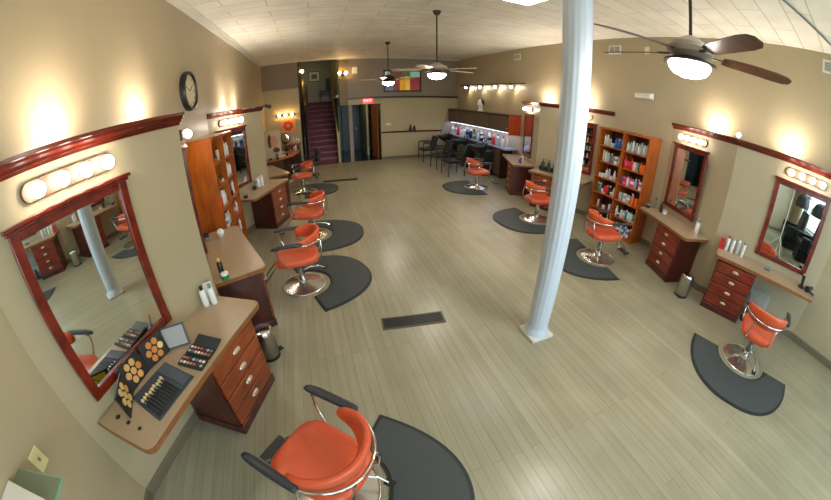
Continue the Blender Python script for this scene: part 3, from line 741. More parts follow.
# ------------------------------------------------------------------ makeup kit
k = S['A']
def quad_panel(name, p0, p1, h, lean, m, parent, th=.012):
    # standing panel between plan points p0,p1 leaning towards `lean` (dx,dy at the top)
    a, b = Vector((*p0, CT+.0025)), Vector((*p1, CT+.0025)); up = Vector((lean[0], lean[1], h))
    n = (b-a).cross(up).normalized()*th
    mb = MB(); mb.loft([[a, b, b+up, a+up], [a+n, b+n, b+up+n, a+up+n]]); return obj(name, mb, m, parent, smooth=False), a, (b-a), up, n
tri = thing('makeup_palette_case', 'open three-panel black concealer case with round beige pans', 'makeup case', (0,0,0))
pa = [(-1.37, 1.14), (-1.43, 1.35), (-1.36, 1.56), (-1.25, 1.74)]
PANC = [mat('pan_light', (222, 184, 120), .6), mat('pan_mid', (206, 150, 84), .6), mat('pan_warm', (196, 122, 52), .6)]
leans = [(-.01, 0), (-.05, .015), (-.03, .03)]
for i in range(3):
    o, a, e, up, n = quad_panel('case_panel', pa[i], pa[i+1], .17, leans[i], 'black', tri)
    nn = n.normalized(); toroom = Vector((.9, -.3, 0)); sgn = 1 if nn.dot(toroom) > 0 else -1
    base = a + (n if sgn > 0 else Vector((0,0,0)))
    L_ = e.length; el = e.normalized(); ul = up.normalized(); c = base + e*.5 + up*.5
    r = .024; pts = [(0, 0)] + [(math.cos(PI*j/3)*.056, math.sin(PI*j/3)*.056) for j in range(6)]
    for (x, y) in pts:
        q = c + el*x + ul*y
        obj('concealer_pan', MB().cyl(q - nn*sgn*.0, q + nn*sgn*.004, r, seg=16), PANC[(i + (x > .03)) % 3], o)
    if i == 0:
        q = base - nn*sgn*.0125 + e*.5 + up*.5
        mb = MB(); w_, h_ = el*.085, ul*.07; nn2 = -nn*sgn*.002
        mb.loft([[q-w_-h_, q+w_-h_, q+w_+h_, q-w_+h_], [q-w_-h_+nn2, q+w_-h_+nn2, q+w_+h_+nn2, q-w_+h_+nn2]])
        y_ = obj('yellow_label', mb, 'yellow', o, smooth=False)
        mb = MB(); q2 = q + nn2*1.2
        mb.tube([q2 + ul*.05 - el*.02, q2 + ul*.02 + el*.015, q2 - el*.01, q2 - ul*.03 + el*.015], .004, 6); mb.sphere(q2 - ul*.042, .009, 8, 6)
        obj('black_mark', mb, 'black', y_)
t = thing('brush_roll', 'open black brush roll with makeup brushes on the makeup worktop', 'brush roll', (0, 0, CT+.002))
P4 = [Vector((-1.405, 1.294, 0)), Vector((-1.136, 1.114, 0)), Vector((-.976, 1.454, 0)), Vector((-1.246, 1.614, 0))]
def bil(u, v, z): return (P4[0]*(1-u)*(1-v) + P4[1]*u*(1-v) + P4[2]*u*v + P4[3]*(1-u)*v) + Vector((0,0,z))
m = MB(); m.loft([[bil(0,0,0), bil(1,0,0), bil(1,1,0), bil(0,1,0)], [bil(0,0,.008), bil(1,0,.008), bil(1,1,.008), bil(0,1,.008)]])
obj('cloth', m, mat('slate_nylon', (54, 64, 74), .5, bump=.2, bscale=80), t, smooth=False)
m = MB(); m.loft([[bil(.5,.04,.0085), bil(.97,.04,.0085), bil(.97,.66,.0085), bil(.5,.66,.0085)], [bil(.5,.04,.013), bil(.97,.04,.013), bil(.97,.66,.013), bil(.5,.66,.013)]])
obj('pocket_strip', m, mat('dark_nylon_pocket', (34, 42, 50), .45), t, smooth=False)
obj('fold_flap', MB().loft([[bil(.05,.74,.0085), bil(.95,.74,.0085), bil(.95,.96,.0085), bil(.05,.96,.0085)], [bil(.05,.74,.016), bil(.95,.74,.016), bil(.95,.96,.016), bil(.05,.96,.016)]]), mat('grey_nylon_flap', (70, 80, 90), .5), t, smooth=False)
for i in range(9):
    v = .08 + i*.07; L0 = .36 - .02*(i % 3)
    lb = f'makeup brush with pale bristles, {ORD[i]} from the open case end of the roll'
    b = thing('makeup_brush', lb, 'makeup brush', (0, 0, CT+.002), 0, 'makeup brushes in the open roll')
    obj('brush_handle', MB().tube([bil(.92, v, .021), bil(L0+.14, v, .021)], [.003, .005], 8), 'black', b)
    obj('ferrule', MB().tube([bil(L0+.14, v, .021), bil(L0+.06, v, .022)], .006, 8), 'chrome', b)
    obj('bristles', MB().tube([bil(L0+.06, v, .022), bil(L0, v, .023), bil(L0-.05, v, .022)], [.007, .012, .005], 8), mat('bristle', (226, 196, 120) if i % 2 else (206, 190, 160), .8) if i < 2 else bpy.data.materials.get('bristle' if i % 2 == 0 else 'bristle.001'), b)
def sign_plane(p, e, up): pass
cols2 = [(226, 190, 170), (200, 120, 120), (150, 190, 170), (240, 230, 210), (190, 90, 80), (120, 110, 150), (214, 170, 120), (90, 60, 50)]
SHD = [mat('shadow_%d' % i, c, .5) for i, c in enumerate(cols2)]
P5 = [Vector((-1.13, 1.58, 0)), Vector((-.93, 1.50, 0)), Vector((-.84, 1.75, 0)), Vector((-1.04, 1.84, 0))]
for r in range(2):
    v0, v1 = (0, .36) if r == 0 else (.40, .76)
    def b5(u, v, z): return (P5[0]*(1-u)*(1-v) + P5[1]*u*(1-v) + P5[2]*u*v + P5[3]*(1-u)*v) + Vector((0,0,z))
    t = thing('eyeshadow_palette', ['black eyeshadow palette with two rows of coloured pans, next to the brush roll', 'black eyeshadow palette with raised dark lid, beside the framed card'][r], 'makeup palette', (0, 0, CT+.002), 0, 'eyeshadow palettes on the makeup worktop')
    m = MB(); m.loft([[b5(0,v0,0), b5(1,v0,0), b5(1,v1,0), b5(0,v1,0)], [b5(0,v0,.014), b5(1,v0,.014), b5(1,v1,.014), b5(0,v1,.014)]]); obj('tray', m, 'black', t, smooth=False)
    for a in range(7):
        for b in range(2):
            q = b5(.09+a*.137, v0 + (v1-v0)*(.3+.4*b), .014)
            obj('colour_pan', MB().cyl(q, q+Vector((0,0,.003)), .0115, seg=12), SHD[(a*3+b+r*2) % 8], t)
    if r == 1:
        m = MB(); m.loft([[b5(0,.78,.0), b5(1,.78,.0), b5(1,1.1,.02), b5(0,1.1,.02)], [b5(0,.78,.006), b5(1,.78,.006), b5(1,1.1,.026), b5(0,1.1,.026)]]); obj('lid', m, 'armpad', t, smooth=False)
t = thing('framed_card', 'black framed printed card leaning behind the eyeshadow palettes', 'framed card', (0,0,0))
o, a, e, up, n = quad_panel('frame', (-1.28, 1.74), (-1.09, 1.80), .15, (-.02, .06), 'black', t, .01)
sg = 1 if n.y < 0 else -1; f0 = (a+n if sg > 0 else a) ; nn = n.normalized()*sg
def fq(u, v, z): return f0 + e*u + up*v + nn*z
obj('card', MB().loft([[fq(.07,.08,.0), fq(.93,.08,.0), fq(.93,.92,.0), fq(.07,.92,.0)], [fq(.07,.08,.002), fq(.93,.08,.002), fq(.93,.92,.002), fq(.07,.92,.002)]]), mat('grey_lilac_card', (150, 144, 142), .5), t, smooth=False)
m = MB()
for i in range(6):
    v = .8-.12*i; w_ = .84 if i % 2 else .72
    m.loft([[fq(.14,v,.0022), fq(w_,v,.0022), fq(w_,v+.03,.0022), fq(.14,v+.03,.0022)], [fq(.14,v,.003), fq(w_,v,.003), fq(w_,v+.03,.003), fq(.14,v+.03,.003)]])
obj('printed_lines', m, 'print', t, smooth=False)

# ------------------------------------------------------------------ wall things
t = thing('wall_clock', 'round black-rimmed wall clock with pale face above the bookcase', 'clock', (XL+.001, 4.5, 2.63), -PI/2)
RX = Matrix.Rotation(-PI/2, 4, 'X')
obj('rim', MB().lathe([(.2, .0), (.265, 0), (.27, .03), (.262, .075), (.235, .08), (.225, .05), (.2, .045)], M_=RX, seg=40), 'black', t)
fc = obj('dial', MB().lathe([(.226, .02), (.226, .0485)], M_=RX, seg=40), mat('clock_dial', (214, 206, 170), .4), t)
for i in range(12):
    a = i*PI/6; obj('hour_mark', MB().box((.18*math.sin(a), .0495, .18*math.cos(a)), (.014, .003, .04), Matrix.Rotation(a, 4, 'Y')), 'black', fc, smooth=False)
for L_, a, w_ in ((.11, -.9, .014), (.16, 1.2, .009)):
    obj('clock_hand', MB().box((L_/2*math.sin(a), .0525, L_/2*math.cos(a)), (w_, .003, L_), Matrix.Rotation(a, 4, 'Y')), 'black', fc, smooth=False)
for y, z, lb in ((4.52, 3.56, 'white air vent grille high on the wall above the tall bookcase'), (7.97, 3.57, 'white air vent grille high on the wall above the track light'), (.45, 3.62, 'white air vent grille at the near end above the spray can station')):
    t = thing('air_vent', lb, 'air vent', (XR-.001, y, z), PI/2, 'white wall vents')
    m = MB(); m.bx(-.16, .16, 0, .012, -.09, .09); obj('frame', m, 'white', t, bevel=.003)
    m = MB(); m.bx(-.13, -.01, .0125, .014, -.06, .06); m.bx(.01, .13, .0125, .014, -.06, .06); obj('opening', m, 'gray', t, smooth=False)
    m = MB()
    for i in range(5): m.bx(-.13, .13, .014, .02, -.05+i*.025, -.045+i*.025)
    obj('louvre', m, 'white', t, smooth=False)
t = thing('wall_sensor', 'small ivory sensor box high on the wall beside the air vent', 'sensor', (XR-.001, 3.73, 3.54), PI/2)
obj('housing', MB().bx(-.05, .05, 0, .03, -.07, .07), 'ivory', t, bevel=.004); obj('lens', MB().bx(-.03, .03, .03, .034, -.03, .03), 'ceramic', t)
t = thing('wall_light_box', 'slanted white light box on the wall above the tall bookcase', 'light box', (XR-.001, 3.74, 2.68), PI/2)
obj('housing', MB().loft([[(-.22, 0, -.05), (.2, 0, -.05), (.2, 0, .05), (-.22, 0, .07)], [(-.2, .1, -.03), (.14, .1, -.05), (.16, .1, .03), (-.2, .1, .05)]]), 'ceramic', t, smooth=False, bevel=.004)
obj('lamp_panel', MB().bx(-.17, .12, .1, .104, -.02, .025), 'white', t, smooth=False)
t = thing('switch_plate', 'ivory switch plate on the bare wall before the makeup station', 'switch', (XL+.001, .64, 1.05), -PI/2)
obj('plate', MB().bx(-.045, .045, 0, .007, -.06, .06), 'ivory', t, bevel=.003); obj('toggle', MB().bx(-.006, .006, .007, .018, -.008, .012), 'gray', t)
t = thing('exit_sign', 'lit red EXIT sign over the hall doorway', 'exit sign', (2.0, YB-.001, 2.22), PI)
obj('box', MB().bx(-.19, .19, 0, .05, -.09, .09), 'exit', t, bevel=.004)
cu = bpy.data.curves.new('exit_text', 'FONT'); cu.body = 'EXIT'; cu.size = .15; cu.align_x = 'CENTER'; cu.align_y = 'CENTER'; cu.extrude = .002
tmp = bpy.data.objects.new('lettering_curve', cu); C.objects.link(tmp); dg = bpy.context.evaluated_depsgraph_get(); lm_ = bpy.data.meshes.new_from_object(tmp.evaluated_get(dg)); bpy.data.objects.remove(tmp)
to = bpy.data.objects.new('lettering', lm_); C.objects.link(to); to.parent = t; to.location = (0, .053, 0); to.rotation_euler = (PI/2, 0, PI); lm_.materials.clear(); lm_.materials.append(emit('exit_letters', (255, 190, 190), 1.6))
t = thing('wall_card', 'small white notice on the upper back wall next to the stair sconce', 'notice', (1.58, YB+.099, 3.36), PI)
obj('card', MB().bx(-.09, .09, 0, .02, -.12, .12), 'paper', t, bevel=.003)
t = thing('wall_switch', 'white double switch plate on the back wall beside the hall doorway', 'switch', (2.75, YB-.001, 1.32), PI)
obj('plate', MB().bx(-.09, .09, 0, .008, -.04, .04), 'ceramic', t, bevel=.003)
for x in (-.04, .04): obj('rocker', MB().bx(x-.015, x+.015, .008, .014, -.02, .02), 'white', t)
t = thing('rail_camera', 'two small black objects on the chair rail of the back wall', 'ornament', (3.66, YB-.03, 1.052), 0)
t['label'] = 'small black figure ornament sitting on the back wall chair rail'
obj('figure', MB().lathe([(.05, 0), (.06, .02), (.05, .1), (.03, .14), (.04, .18), (.02, .22)], c=(-.07, 0, 0), seg=12), 'black', t); obj('figure_base', MB().lathe([(.05, 0), (.055, .04), (.04, .12), (.045, .15), (.02, .18)], c=(.08, 0, 0), seg=12), 'black', t)
t = struct('trim_rail_shelf', MB().bx(3.5, 3.85, YB-.1, YB, 1.03, 1.05), 'crown', smooth=False)
# stained glass / colourful window
w2 = struct('window_2', MB().bx(2.62, 4.05, YB+.06, YB+.12, 2.53, 2.58).bx(2.62, 4.05, YB+.06, YB+.12, 3.3, 3.35).bx(2.62, 2.67, YB+.06, YB+.12, 2.53, 3.35).bx(4.0, 4.05, YB+.06, YB+.12, 2.53, 3.35), 'bronze', smooth=False)
cg = [((2.67, 2.85, 3.02, 3.3), (176, 190, 190)), ((2.67, 3.0, 2.58, 3.02), (92, 96, 122)), ((2.85, 3.3, 3.02, 3.3), (92, 54, 40)), ((3.0, 3.22, 2.58, 3.02), (120, 40, 30)), ((3.22, 3.42, 2.58, 3.1), (200, 140, 24)), ((3.42, 3.62, 2.58, 3.12), (216, 168, 40)),
      ((3.62, 4.0, 2.58, 3.08), (124, 30, 34)), ((3.3, 3.62, 3.12, 3.3), (70, 84, 60)), ((3.62, 4.0, 3.08, 3.3), (120, 170, 160)), ((3.3, 3.42, 3.1, 3.12), (60, 40, 30))]
for i, ((a, b, c, d), col) in enumerate(cg):
    obj('coloured_pane', MB().bx(a+.006, b-.006, YB+.085, YB+.095, c+.006, d-.006), mat('stained_glass_%d' % i, col, .2, emis=col, es=.25), w2, smooth=False)
obj('leading', MB().bx(2.67, 4.0, YB+.097, YB+.1, 2.58, 3.3), 'bronze', w2, smooth=False)

# floor registers
def register(label, loc, rz, L, W):
    t = thing('floor_register', label, 'floor register', loc, rz, 'iron floor registers')
    m = MB(); b = .02
    m.bx(-L/2, L/2, -W/2, -W/2+b, 0, .006).bx(-L/2, L/2, W/2-b, W/2, 0, .006).bx(-L/2, -L/2+b, -W/2+b, W/2-b, 0, .006).bx(L/2-b, L/2, -W/2+b, W/2-b, 0, .006)
    obj('frame', m, mat('worn_register_frame', (92, 84, 62), .5, .2), t, smooth=False)
    obj('duct', MB().bx(-L/2+b, L/2-b, -W/2+b, W/2-b, .0005, .001), 'black', t, smooth=False)
    m = MB(); n = int(L/.075)
    for i in range(1, n): m.bx(-L/2+i*L/n-.004, -L/2+i*L/n+.004, -W/2+b, W/2-b, .002, .005)
    for i in range(1, 8): y = -W/2+i*W/8; m.bx(-L/2+b, L/2-b, y-.003, y+.003, .0025, .0048)
    obj('grille', m, 'iron', t, smooth=False)
register('black iron floor register set into the planks beside the white column', (.80, 2.62, .0005), -.11, .68, .2)
register('narrow floor register near the foot of the stairs', (.66, 9.2, .0005), -.1, 1.0, .22)

# pedal bins
def bin_(label, loc, rz):
    t = thing('pedal_bin', label, 'trash bin', loc, rz, 'chrome pedal bins')
    obj('body', MB().lathe([(.095, 0), (.1, .01), (.1, .3)], seg=28), 'steel', t)
    obj('lid', MB().lathe([(.102, .301), (.102, .318), (.085, .34), (.03, .35)], seg=28), 'chrome', t)
    obj('base_ring', MB().lathe([(.104, -.0), (.106, .002), (.106, .025), (.1, .027)], seg=28), 'black', t)
    obj('pedal', MB().bx(-.03, .03, .09, .15, .012, .024), 'black', t, bevel=.004)
    obj('hinge', MB().bx(-.03, .03, -.125, -.095, .26, .33), 'black', t, bevel=.004)
bin_('chrome pedal bin between the two red drawer cabinets', (4.52, 1.68, .001), 1.9)
bin_('chrome pedal bin wedged beside the makeup station drawers', (-.72, 2.46, .001), -1.0)

# column-side ceiling hardware: fluorescent diffusers; last two unseen, added to brighten the room
for i, (x, y) in enumerate(((2.75, 3.85), (2.75, .6), (2.75, -1.6))):
    t = thing('ceiling_light', ['flat white ceiling light at the top edge near the column', 'added unseen ceiling light overhead beside the column', 'added unseen ceiling light toward the storefront', 'flat ceiling light above the makeup side', 'flat ceiling light above the spray can side'][i], 'ceiling light', (x, y, ZC), 0, 'flat ceiling lights')
    obj('housing', MB().bx(-.32, .32, -.32, .32, -.05, 0), 'white', t, bevel=.004)
    obj('diffuser', MB().bx(-.28, .28, -.28, .28, -.054, -.05), 'tube', t, smooth=False)
tag(obj('ceiling_conduit', MB().tube([(3.55, .92, 3.785), (5.5, .32, 3.785)], .012, 8).tube([(5.48, .32, 3.785), (5.48, .32, 3.4)], .012, 8), 'gray'), 'thin grey conduit running across the ceiling above the near fan', 'conduit')

# fans
def fan(label, loc, zh, rot, bm_, body, tl=11):
    t = thing('ceiling_fan', label, 'ceiling fan', (loc[0], loc[1], zh), rot, 'ceiling fans with light bowls')
    H = ZC - zh
    obj('canopy', MB().lathe([(.07, H), (.07, H-.02), (.045, H-.07), (.02, H-.075)]), 'bronze', t)
    obj('downrod', MB().cyl((0,0,.12), (0,0,H-.07), .013), 'bronze', t)
    obj('motor_housing', MB().lathe([(.02, .13), (.05, .12), (.1, .09), (.165, .06), (.18, .03), (.165, 0), (.12, -.02), (.1, -.03)], seg=32), body, t)
    obj('light_fitter', MB().lathe([(.1, -.03), (.15, -.045), (.19, -.06), (.19, -.075), (.17, -.08)], seg=32), 'bronze', t)
    obj('light_bowl', MB().lathe([(.155, -.078), (.15, -.105), (.12, -.14), (.065, -.162), (.01, -.168)], seg=28), 'fanlamp', t)
    for i in range(5):
        a = 2*PI*i/5; Ra = Matrix.Rotation(a, 4, 'Z'); tilt = Matrix.Rotation(math.radians(tl), 4, 'X')
        m = MB(); rings = []
        for x, w in ((.24, .045), (.3, .06), (.45, .068), (.65, .072), (.74, .06), (.78, .03)):
            rings.append([Ra @ (tilt @ Vector((x, y, z))) for y, z in ((-w, -.004), (w, -.004), (w, .004), (-w, .004))])
        b = obj('blade', m.loft(rings), bm_, t, smooth=False)
        obj('blade_iron', MB().box(Ra @ Vector((.2, 0, .0)), (.14, .035, .008), Ra), 'bronze', b, smooth=False)
    return t
fan('ceiling fan with brown blades and glowing bowl beside the column, nearest of three', (2.27, 1.17), 2.74, math.atan2(.46-1.17, 2.80-2.27), 'bladebrown', 'fanbody', -14)
fan('ceiling fan with pale blades, middle one in the line of three', (2.1, 5.41), 2.74, .2, 'blade', 'fanbody')
fan('ceiling fan with pale blades farthest down the room, before the coloured window', (2.02, 8.71), 2.78, .5, 'blade', 'bronze')
for o in C.objects:
    if o.name.startswith('ceiling_fan'): o['label'] = o['label'].replace('nearest of three', 'over the foreground floor').replace('over the foreground floor', 'largest in view').replace('farthest down', 'deep down')

# hooded dryers near the storefront, seen in the mirror over the spray cans
def dryer(label, loc, rz):
    t = thing('hooded_dryer_chair', label, 'dryer chair', loc, rz, 'hooded dryer chairs by the storefront')
    obj('seat', MB().box((0, .02, .45), (.56, .54, .14)), 'black', t, bevel=.04)
    obj('backrest', MB().box((0, -.27, .8), (.54, .14, .66), Matrix.Rotation(.12, 4, 'X')), 'black', t, bevel=.05)
    for sx in (-1, 1): obj('armrest', MB().box((sx*.33, 0, .5), (.1, .52, .32)), 'black', t, bevel=.03)
    obj('base', MB().box((0, 0, .2), (.5, .46, .36)), 'black', t, bevel=.01)
    h = obj('hood_arm', MB().tube([(.2, -.36, .4), (.2, -.38, 1.3), (.15, -.3, 1.52), (0, -.15, 1.55)], .022), 'steel', t)
    obj('hood', MB().lathe([(.22, 1.2), (.235, 1.22), (.23, 1.36), (.17, 1.5), (.06, 1.56), (.0, 1.56), (.05, 1.54), (.15, 1.48), (.21, 1.36), (.215, 1.22)], c=(0, -.1, 0)), 'black', t)
for x, y, lb in ((.1, -2.2, 'black hooded dryer chair by the storefront, clock wall side'), (1.05, -2.3, 'black hooded dryer chair by the storefront, middle of three'), (2.0, -2.25, 'black hooded dryer chair by the storefront, column side')):
    dryer(lb, (x, y, 0), .25)
t = thing('light_stand', 'slim white tripod light stand in front of the hooded dryers', 'light stand', (1.5, -1.2, 0))
obj('pole', MB().cyl((0, 0, .1), (0, 0, 1.7), .014), 'white', t)
for i in range(3):
    a = 2*PI*i/3; obj('leg', MB().cyl((0, 0, .5), (.4*math.cos(a), .4*math.sin(a), .01), .01), 'white', t)
# ------------------------------------------------------------------ back right: wash area
UY0, UY1 = 7.68, 11.9
t = thing('upper_cabinet', 'long dark wall cabinet with recessed doors above the shampoo area', 'cabinet', (0, 0, 0))
obj('body', MB().bx(5.12, XR-.002, UY0, UY1, 1.38, 1.86), 'dkbrown', t, bevel=.003)
for i in range(4):
    w_ = (UY1-UY0)/4
    d_ = obj('door', MB().bx(5.1, 5.12, UY0+i*w_+.02, UY0+(i+1)*w_-.02, 1.41, 1.82), 'weave', t, bevel=.004)
    obj('knob', MB().sphere((5.09, UY0+i*w_+.08, 1.5), .012, 8, 6), 'nickel', d_)
obj('end_panel', MB().bx(5.1, XR-.002, UY0-.02, UY0, 1.32, 1.88), 'redwood', t, bevel=.003); obj('top_board', MB().bx(5.08, XR-.002, UY0-.02, UY1, 1.86, 1.89), 'dkbrown', t, bevel=.003)
obj('light_strip', MB().bx(5.2, 5.28, UY0+.1, UY1-.1, 1.362, 1.379), emit('lit_blue_white_strip', (205, 215, 255), 7), t, smooth=False)
t = thing('base_cabinet', 'long brown base cabinet with pale blue top behind the shampoo bowls', 'cabinet', (0, 0, 0))
obj('body', MB().bx(5.12, XR-.016, UY0+.35, UY1-.0, .08, .88), 'weave', t, bevel=.003)
obj('worktop', MB().bx(5.06, XR-.002, UY0+.02, UY1, .88, .92), 'worktop', t, bevel=.003)
obj('kick_board', MB().bx(5.16, XR-.016, UY0+.37, UY1, 0, .08), 'black', t)
obj('end_panel', MB().bx(5.1, XR-.016, UY0+.3, UY0+.35, 0, .88), 'dkbrown', t)
for i in range(3): obj('door', MB().bx(5.1, 5.12, UY0+.4+i*1.25, UY0+.4+i*1.25+1.2, .1, .84), 'weave', t, bevel=.004)
struct('trim_end_panel', MB().loft([[(4.8, UY1, .86), (XR-.02, UY1, .86), (XR-.02, UY1, 1.86), (5.1, UY1, 1.86)], [(4.8, UY1+.03, .86), (XR-.02, UY1+.03, .86), (XR-.02, UY1+.03, 1.86), (5.1, UY1+.03, 1.86)]]), mat('pale_end_panel', (150, 138, 116), .5), smooth=False)
gcol = 'white pink white silver red red white silver white teal blue white black black green white silver white black white grey white silver red red white silver white white cream'.split()
for i, c in enumerate(gcol):
    y = UY1 - .25 - i*(UY1-UY0-.4)/len(gcol); sh = ['pump', 'bottle', 'box', 'tall'][(i*7) % 4]
    lb = f'{c} {"can" if sh == "tall" else sh} standing {ORD[i % 10]} along the {["far", "middle", "near"][i//10]} third of the pale blue top'
    product(sh, c, ['white', 'black', 'silver'][i % 3], (5.2 + .06*(i % 2), y, .9215), lb, 'hair product', 'products on the pale blue worktop', .3*(i % 3)).scale = (1.45, 1.45, 1.6)
t = thing('mannequin_head', 'white styrofoam mannequin head on top of the dark wall cabinet', 'mannequin head', (5.3, 9.68, 1.891), PI/2)
obj('neck', MB().lathe([(.1, 0), (.105, .02), (.07, .06), (.06, .14)], seg=16), 'ceramic', t); obj('head', MB().sphere((0, .01, .25), .1, sc=(.85, 1.05, 1.35)), 'ceramic', t)
obj('nose', MB().sphere((0, .115, .24), .02, 8, 6, sc=(.7, 1, 1.4)), 'ceramic', t); obj('dark_hair', MB().sphere((0, -.03, .28), .1, sc=(.9, 1, 1.2)), 'black', t)
# track light
t = thing('track_light', 'dark track light bar with four glaring spot heads over the wall cabinet', 'track light', (XR-.06, 9.5, 2.78))
obj('track', MB().bx(-.02, .02, -2.0, 2.0, -.01, .025), 'bronze', t, bevel=.003)
for y in (-1.6, 0, 1.6): obj('stand_off', MB().bx(.02, .06, y-.02, y+.02, -.005, .015), 'bronze', t, smooth=False)
for y in (1.52, .47, -.49, -1.37):
    d = Vector((-.05, -.1, -.08)).normalized(); p0 = Vector((-.03, y, -.03))
    s_ = obj('spot_head', MB().cyl(p0 - d*.02, p0 + d*.1, .03, .042).cyl((0, y, -.01), p0, .008), 'bronze', t)
    obj('spot_lamp', MB().cyl(p0 + d*.1005, p0 + d*.106, .036), 'spot', s_)

# shampoo bowls
def bowl(label, loc):
    t = thing('shampoo_bowl', label, 'shampoo bowl', loc, PI/2, 'black shampoo bowls')
    rings = []
    for z, k_, yo in ((.60, .35, -.06), (.64, .6, -.03), (.72, .85, 0), (.80, 1, 0), (.82, 1.03, 0), (.82, .95, 0), (.74, .8, 0), (.68, .5, -.03)):
        rings.append([(sq(2*PI*i/24, .24*k_, .27*k_, 2.6)[0], sq(2*PI*i/24, .24*k_, .27*k_, 2.6)[1] + .44 + yo, z + .09 + (.05 if z > .78 and sq(2*PI*i/24, .24*k_, .27*k_, 2.6)[1] < -.05 else 0)) for i in range(24)])
    obj('basin', MB().loft(rings), 'black', t)
    obj('pedestal', MB().bx(-.13, .13, .0, .34, 0, .76), 'black', t, bevel=.02)
    fa = obj('faucet', MB().tube([(.0, .2, .9), (0, .2, 1.03), (0, .26, 1.07), (0, .32, 1.04)], .012).cyl((-.07, .2, .9), (-.07, .2, .98), .018).cyl((.07, .2, .9), (.07, .2, .98), .018), 'chrome', t)
    obj('spray_head', MB().cyl((.14, .22, .92), (.16, .24, 1.05), .014, .022), 'black', t)
    obj('neck_rest', MB().box((0, .71, .925), (.2, .05, .035)), 'armpad', t, bevel=.01)
for i, (y, lb) in enumerate(((11.1, 'black shampoo bowl closest to the back wall'), (9.75, 'black shampoo bowl in the middle of the three'), (8.5, 'black shampoo bowl behind the orange chair, beside brown base cabinet end'))):
    bowl(lb, (5.095, y, 0))
def armchair(label, loc, rz):
    t = thing('shampoo_chair', label, 'chair', loc, rz, 'black armchairs at the shampoo bowls')
    obj('seat', MB().box((0, .02, .43), (.52, .5, .09)), 'black', t, bevel=.02)
    obj('backrest', MB().box((0, -.26, .68), (.48, .07, .44), Matrix.Rotation(.32, 4, 'X')), mat('charcoal_mesh_back', (40, 42, 38), .6) if 'charcoal_mesh_back' not in bpy.data.materials else bpy.data.materials['charcoal_mesh_back'], t, bevel=.02)
    for sx in (-1, 1):
        f = obj('side_frame', MB().tube([(sx*.27, .24, 0), (sx*.27, .24, .66), (sx*.27, .2, .68), (sx*.27, -.2, .68), (sx*.27, -.26, .62), (sx*.27, -.26, 0)], .016), 'black', t)
        obj('armrest', MB().box((sx*.27, .02, .70), (.05, .42, .025)), 'black', t, bevel=.008)
for x, y, lb in ((3.98, 11.15, 'black armchair beside the back wall chair rail, backed to a shampoo bowl'), (3.96, 9.8, 'black armchair in the middle of the row at the shampoo bowls'), (3.93, 8.75, 'black armchair with shiny seat just behind the orange chair')):
    armchair(lb, (x, y, 0), PI/2)

# ------------------------------------------------------------------ back left: desk and pictures
t = thing('reception_desk', 'brown curved wooden desk crowded with bottles before the stairs', 'desk', (0, 0, 0))
poly = [(-1.66, 9.35), (-1.3, 9.4), (-.95, 9.6), (-.65, 10.0), (-.5, 10.6), (-.5, 11.3), (-1.0, 11.3), (-1.1, 10.4), (-1.66, 10.1)]
obj('desktop', MB().prism(poly, .72, .76), 'orangewood', t, bevel=.004)
obj('front_panel', MB().prism([(x*.97-.03, y+.05) for x, y in poly], .08, .72), 'dkbrown', t, smooth=False)
obj('upper_shelf', MB().bx(-1.0, -.45, 11.35, 11.9, .92, .96), 'orangewood', t, bevel=.004); obj('shelf_support', MB().bx(-.98, -.5, 11.4, 11.88, 0, .92), 'dkbrown', t, smooth=False)
t = thing('portrait_poster', 'pale poster of a face standing on the brown desk by the clock wall', 'poster', (-1.2, 9.75, .762), .0)
obj('board', MB().bx(-.24, .24, 0, .03, 0, .82), mat('beige_board', (200, 176, 148), .5), t, bevel=.004)
m = MB(); m.sphere((0.02, -.002, .5), .15, 16, 10, sc=(.8, .05, 1.1)); obj('portrait_face', m, mat('soft_skin_print', (206, 150, 116), .6), t)
m = MB(); m.sphere((-.1, -.003, .52), .1, 12, 8, sc=(.6, .05, 2.0)); m.sphere((.08, -.004, .25), .1, 12, 8, sc=(1, .05, .8)); obj('portrait_hair', m, mat('umber_print', (92, 52, 34), .6), t)
t = thing('flower_painting', 'orange and red flower painting under three glowing bulbs', 'painting', (-.87, YB-.001, 1.54), PI)
obj('canvas', MB().bx(-.27, .27, 0, .03, -.26, .26), mat('amber_canvas', (216, 150, 90), .6), t)
m = MB()
for i in range(7):
    a = i*2*PI/7; m.sphere((.12*math.cos(a), .03, .12*math.sin(a)+.02), .07, 10, 6, sc=(1, .06, 1))
obj('painted_petals', m, mat('red_petal_paint', (206, 66, 34), .6), t)
t = thing('bulb_strip', 'three-bulb light strip over the flower painting', 'wall light', (-.93, YB-.001, 1.95), PI)
obj('backplate', MB().bx(-.32, .32, 0, .03, -.04, .04), 'bronze', t)
for x in (-.22, 0, .22): obj('bulb', MB().sphere((x, .07, 0), .045), 'warmlamp', t)
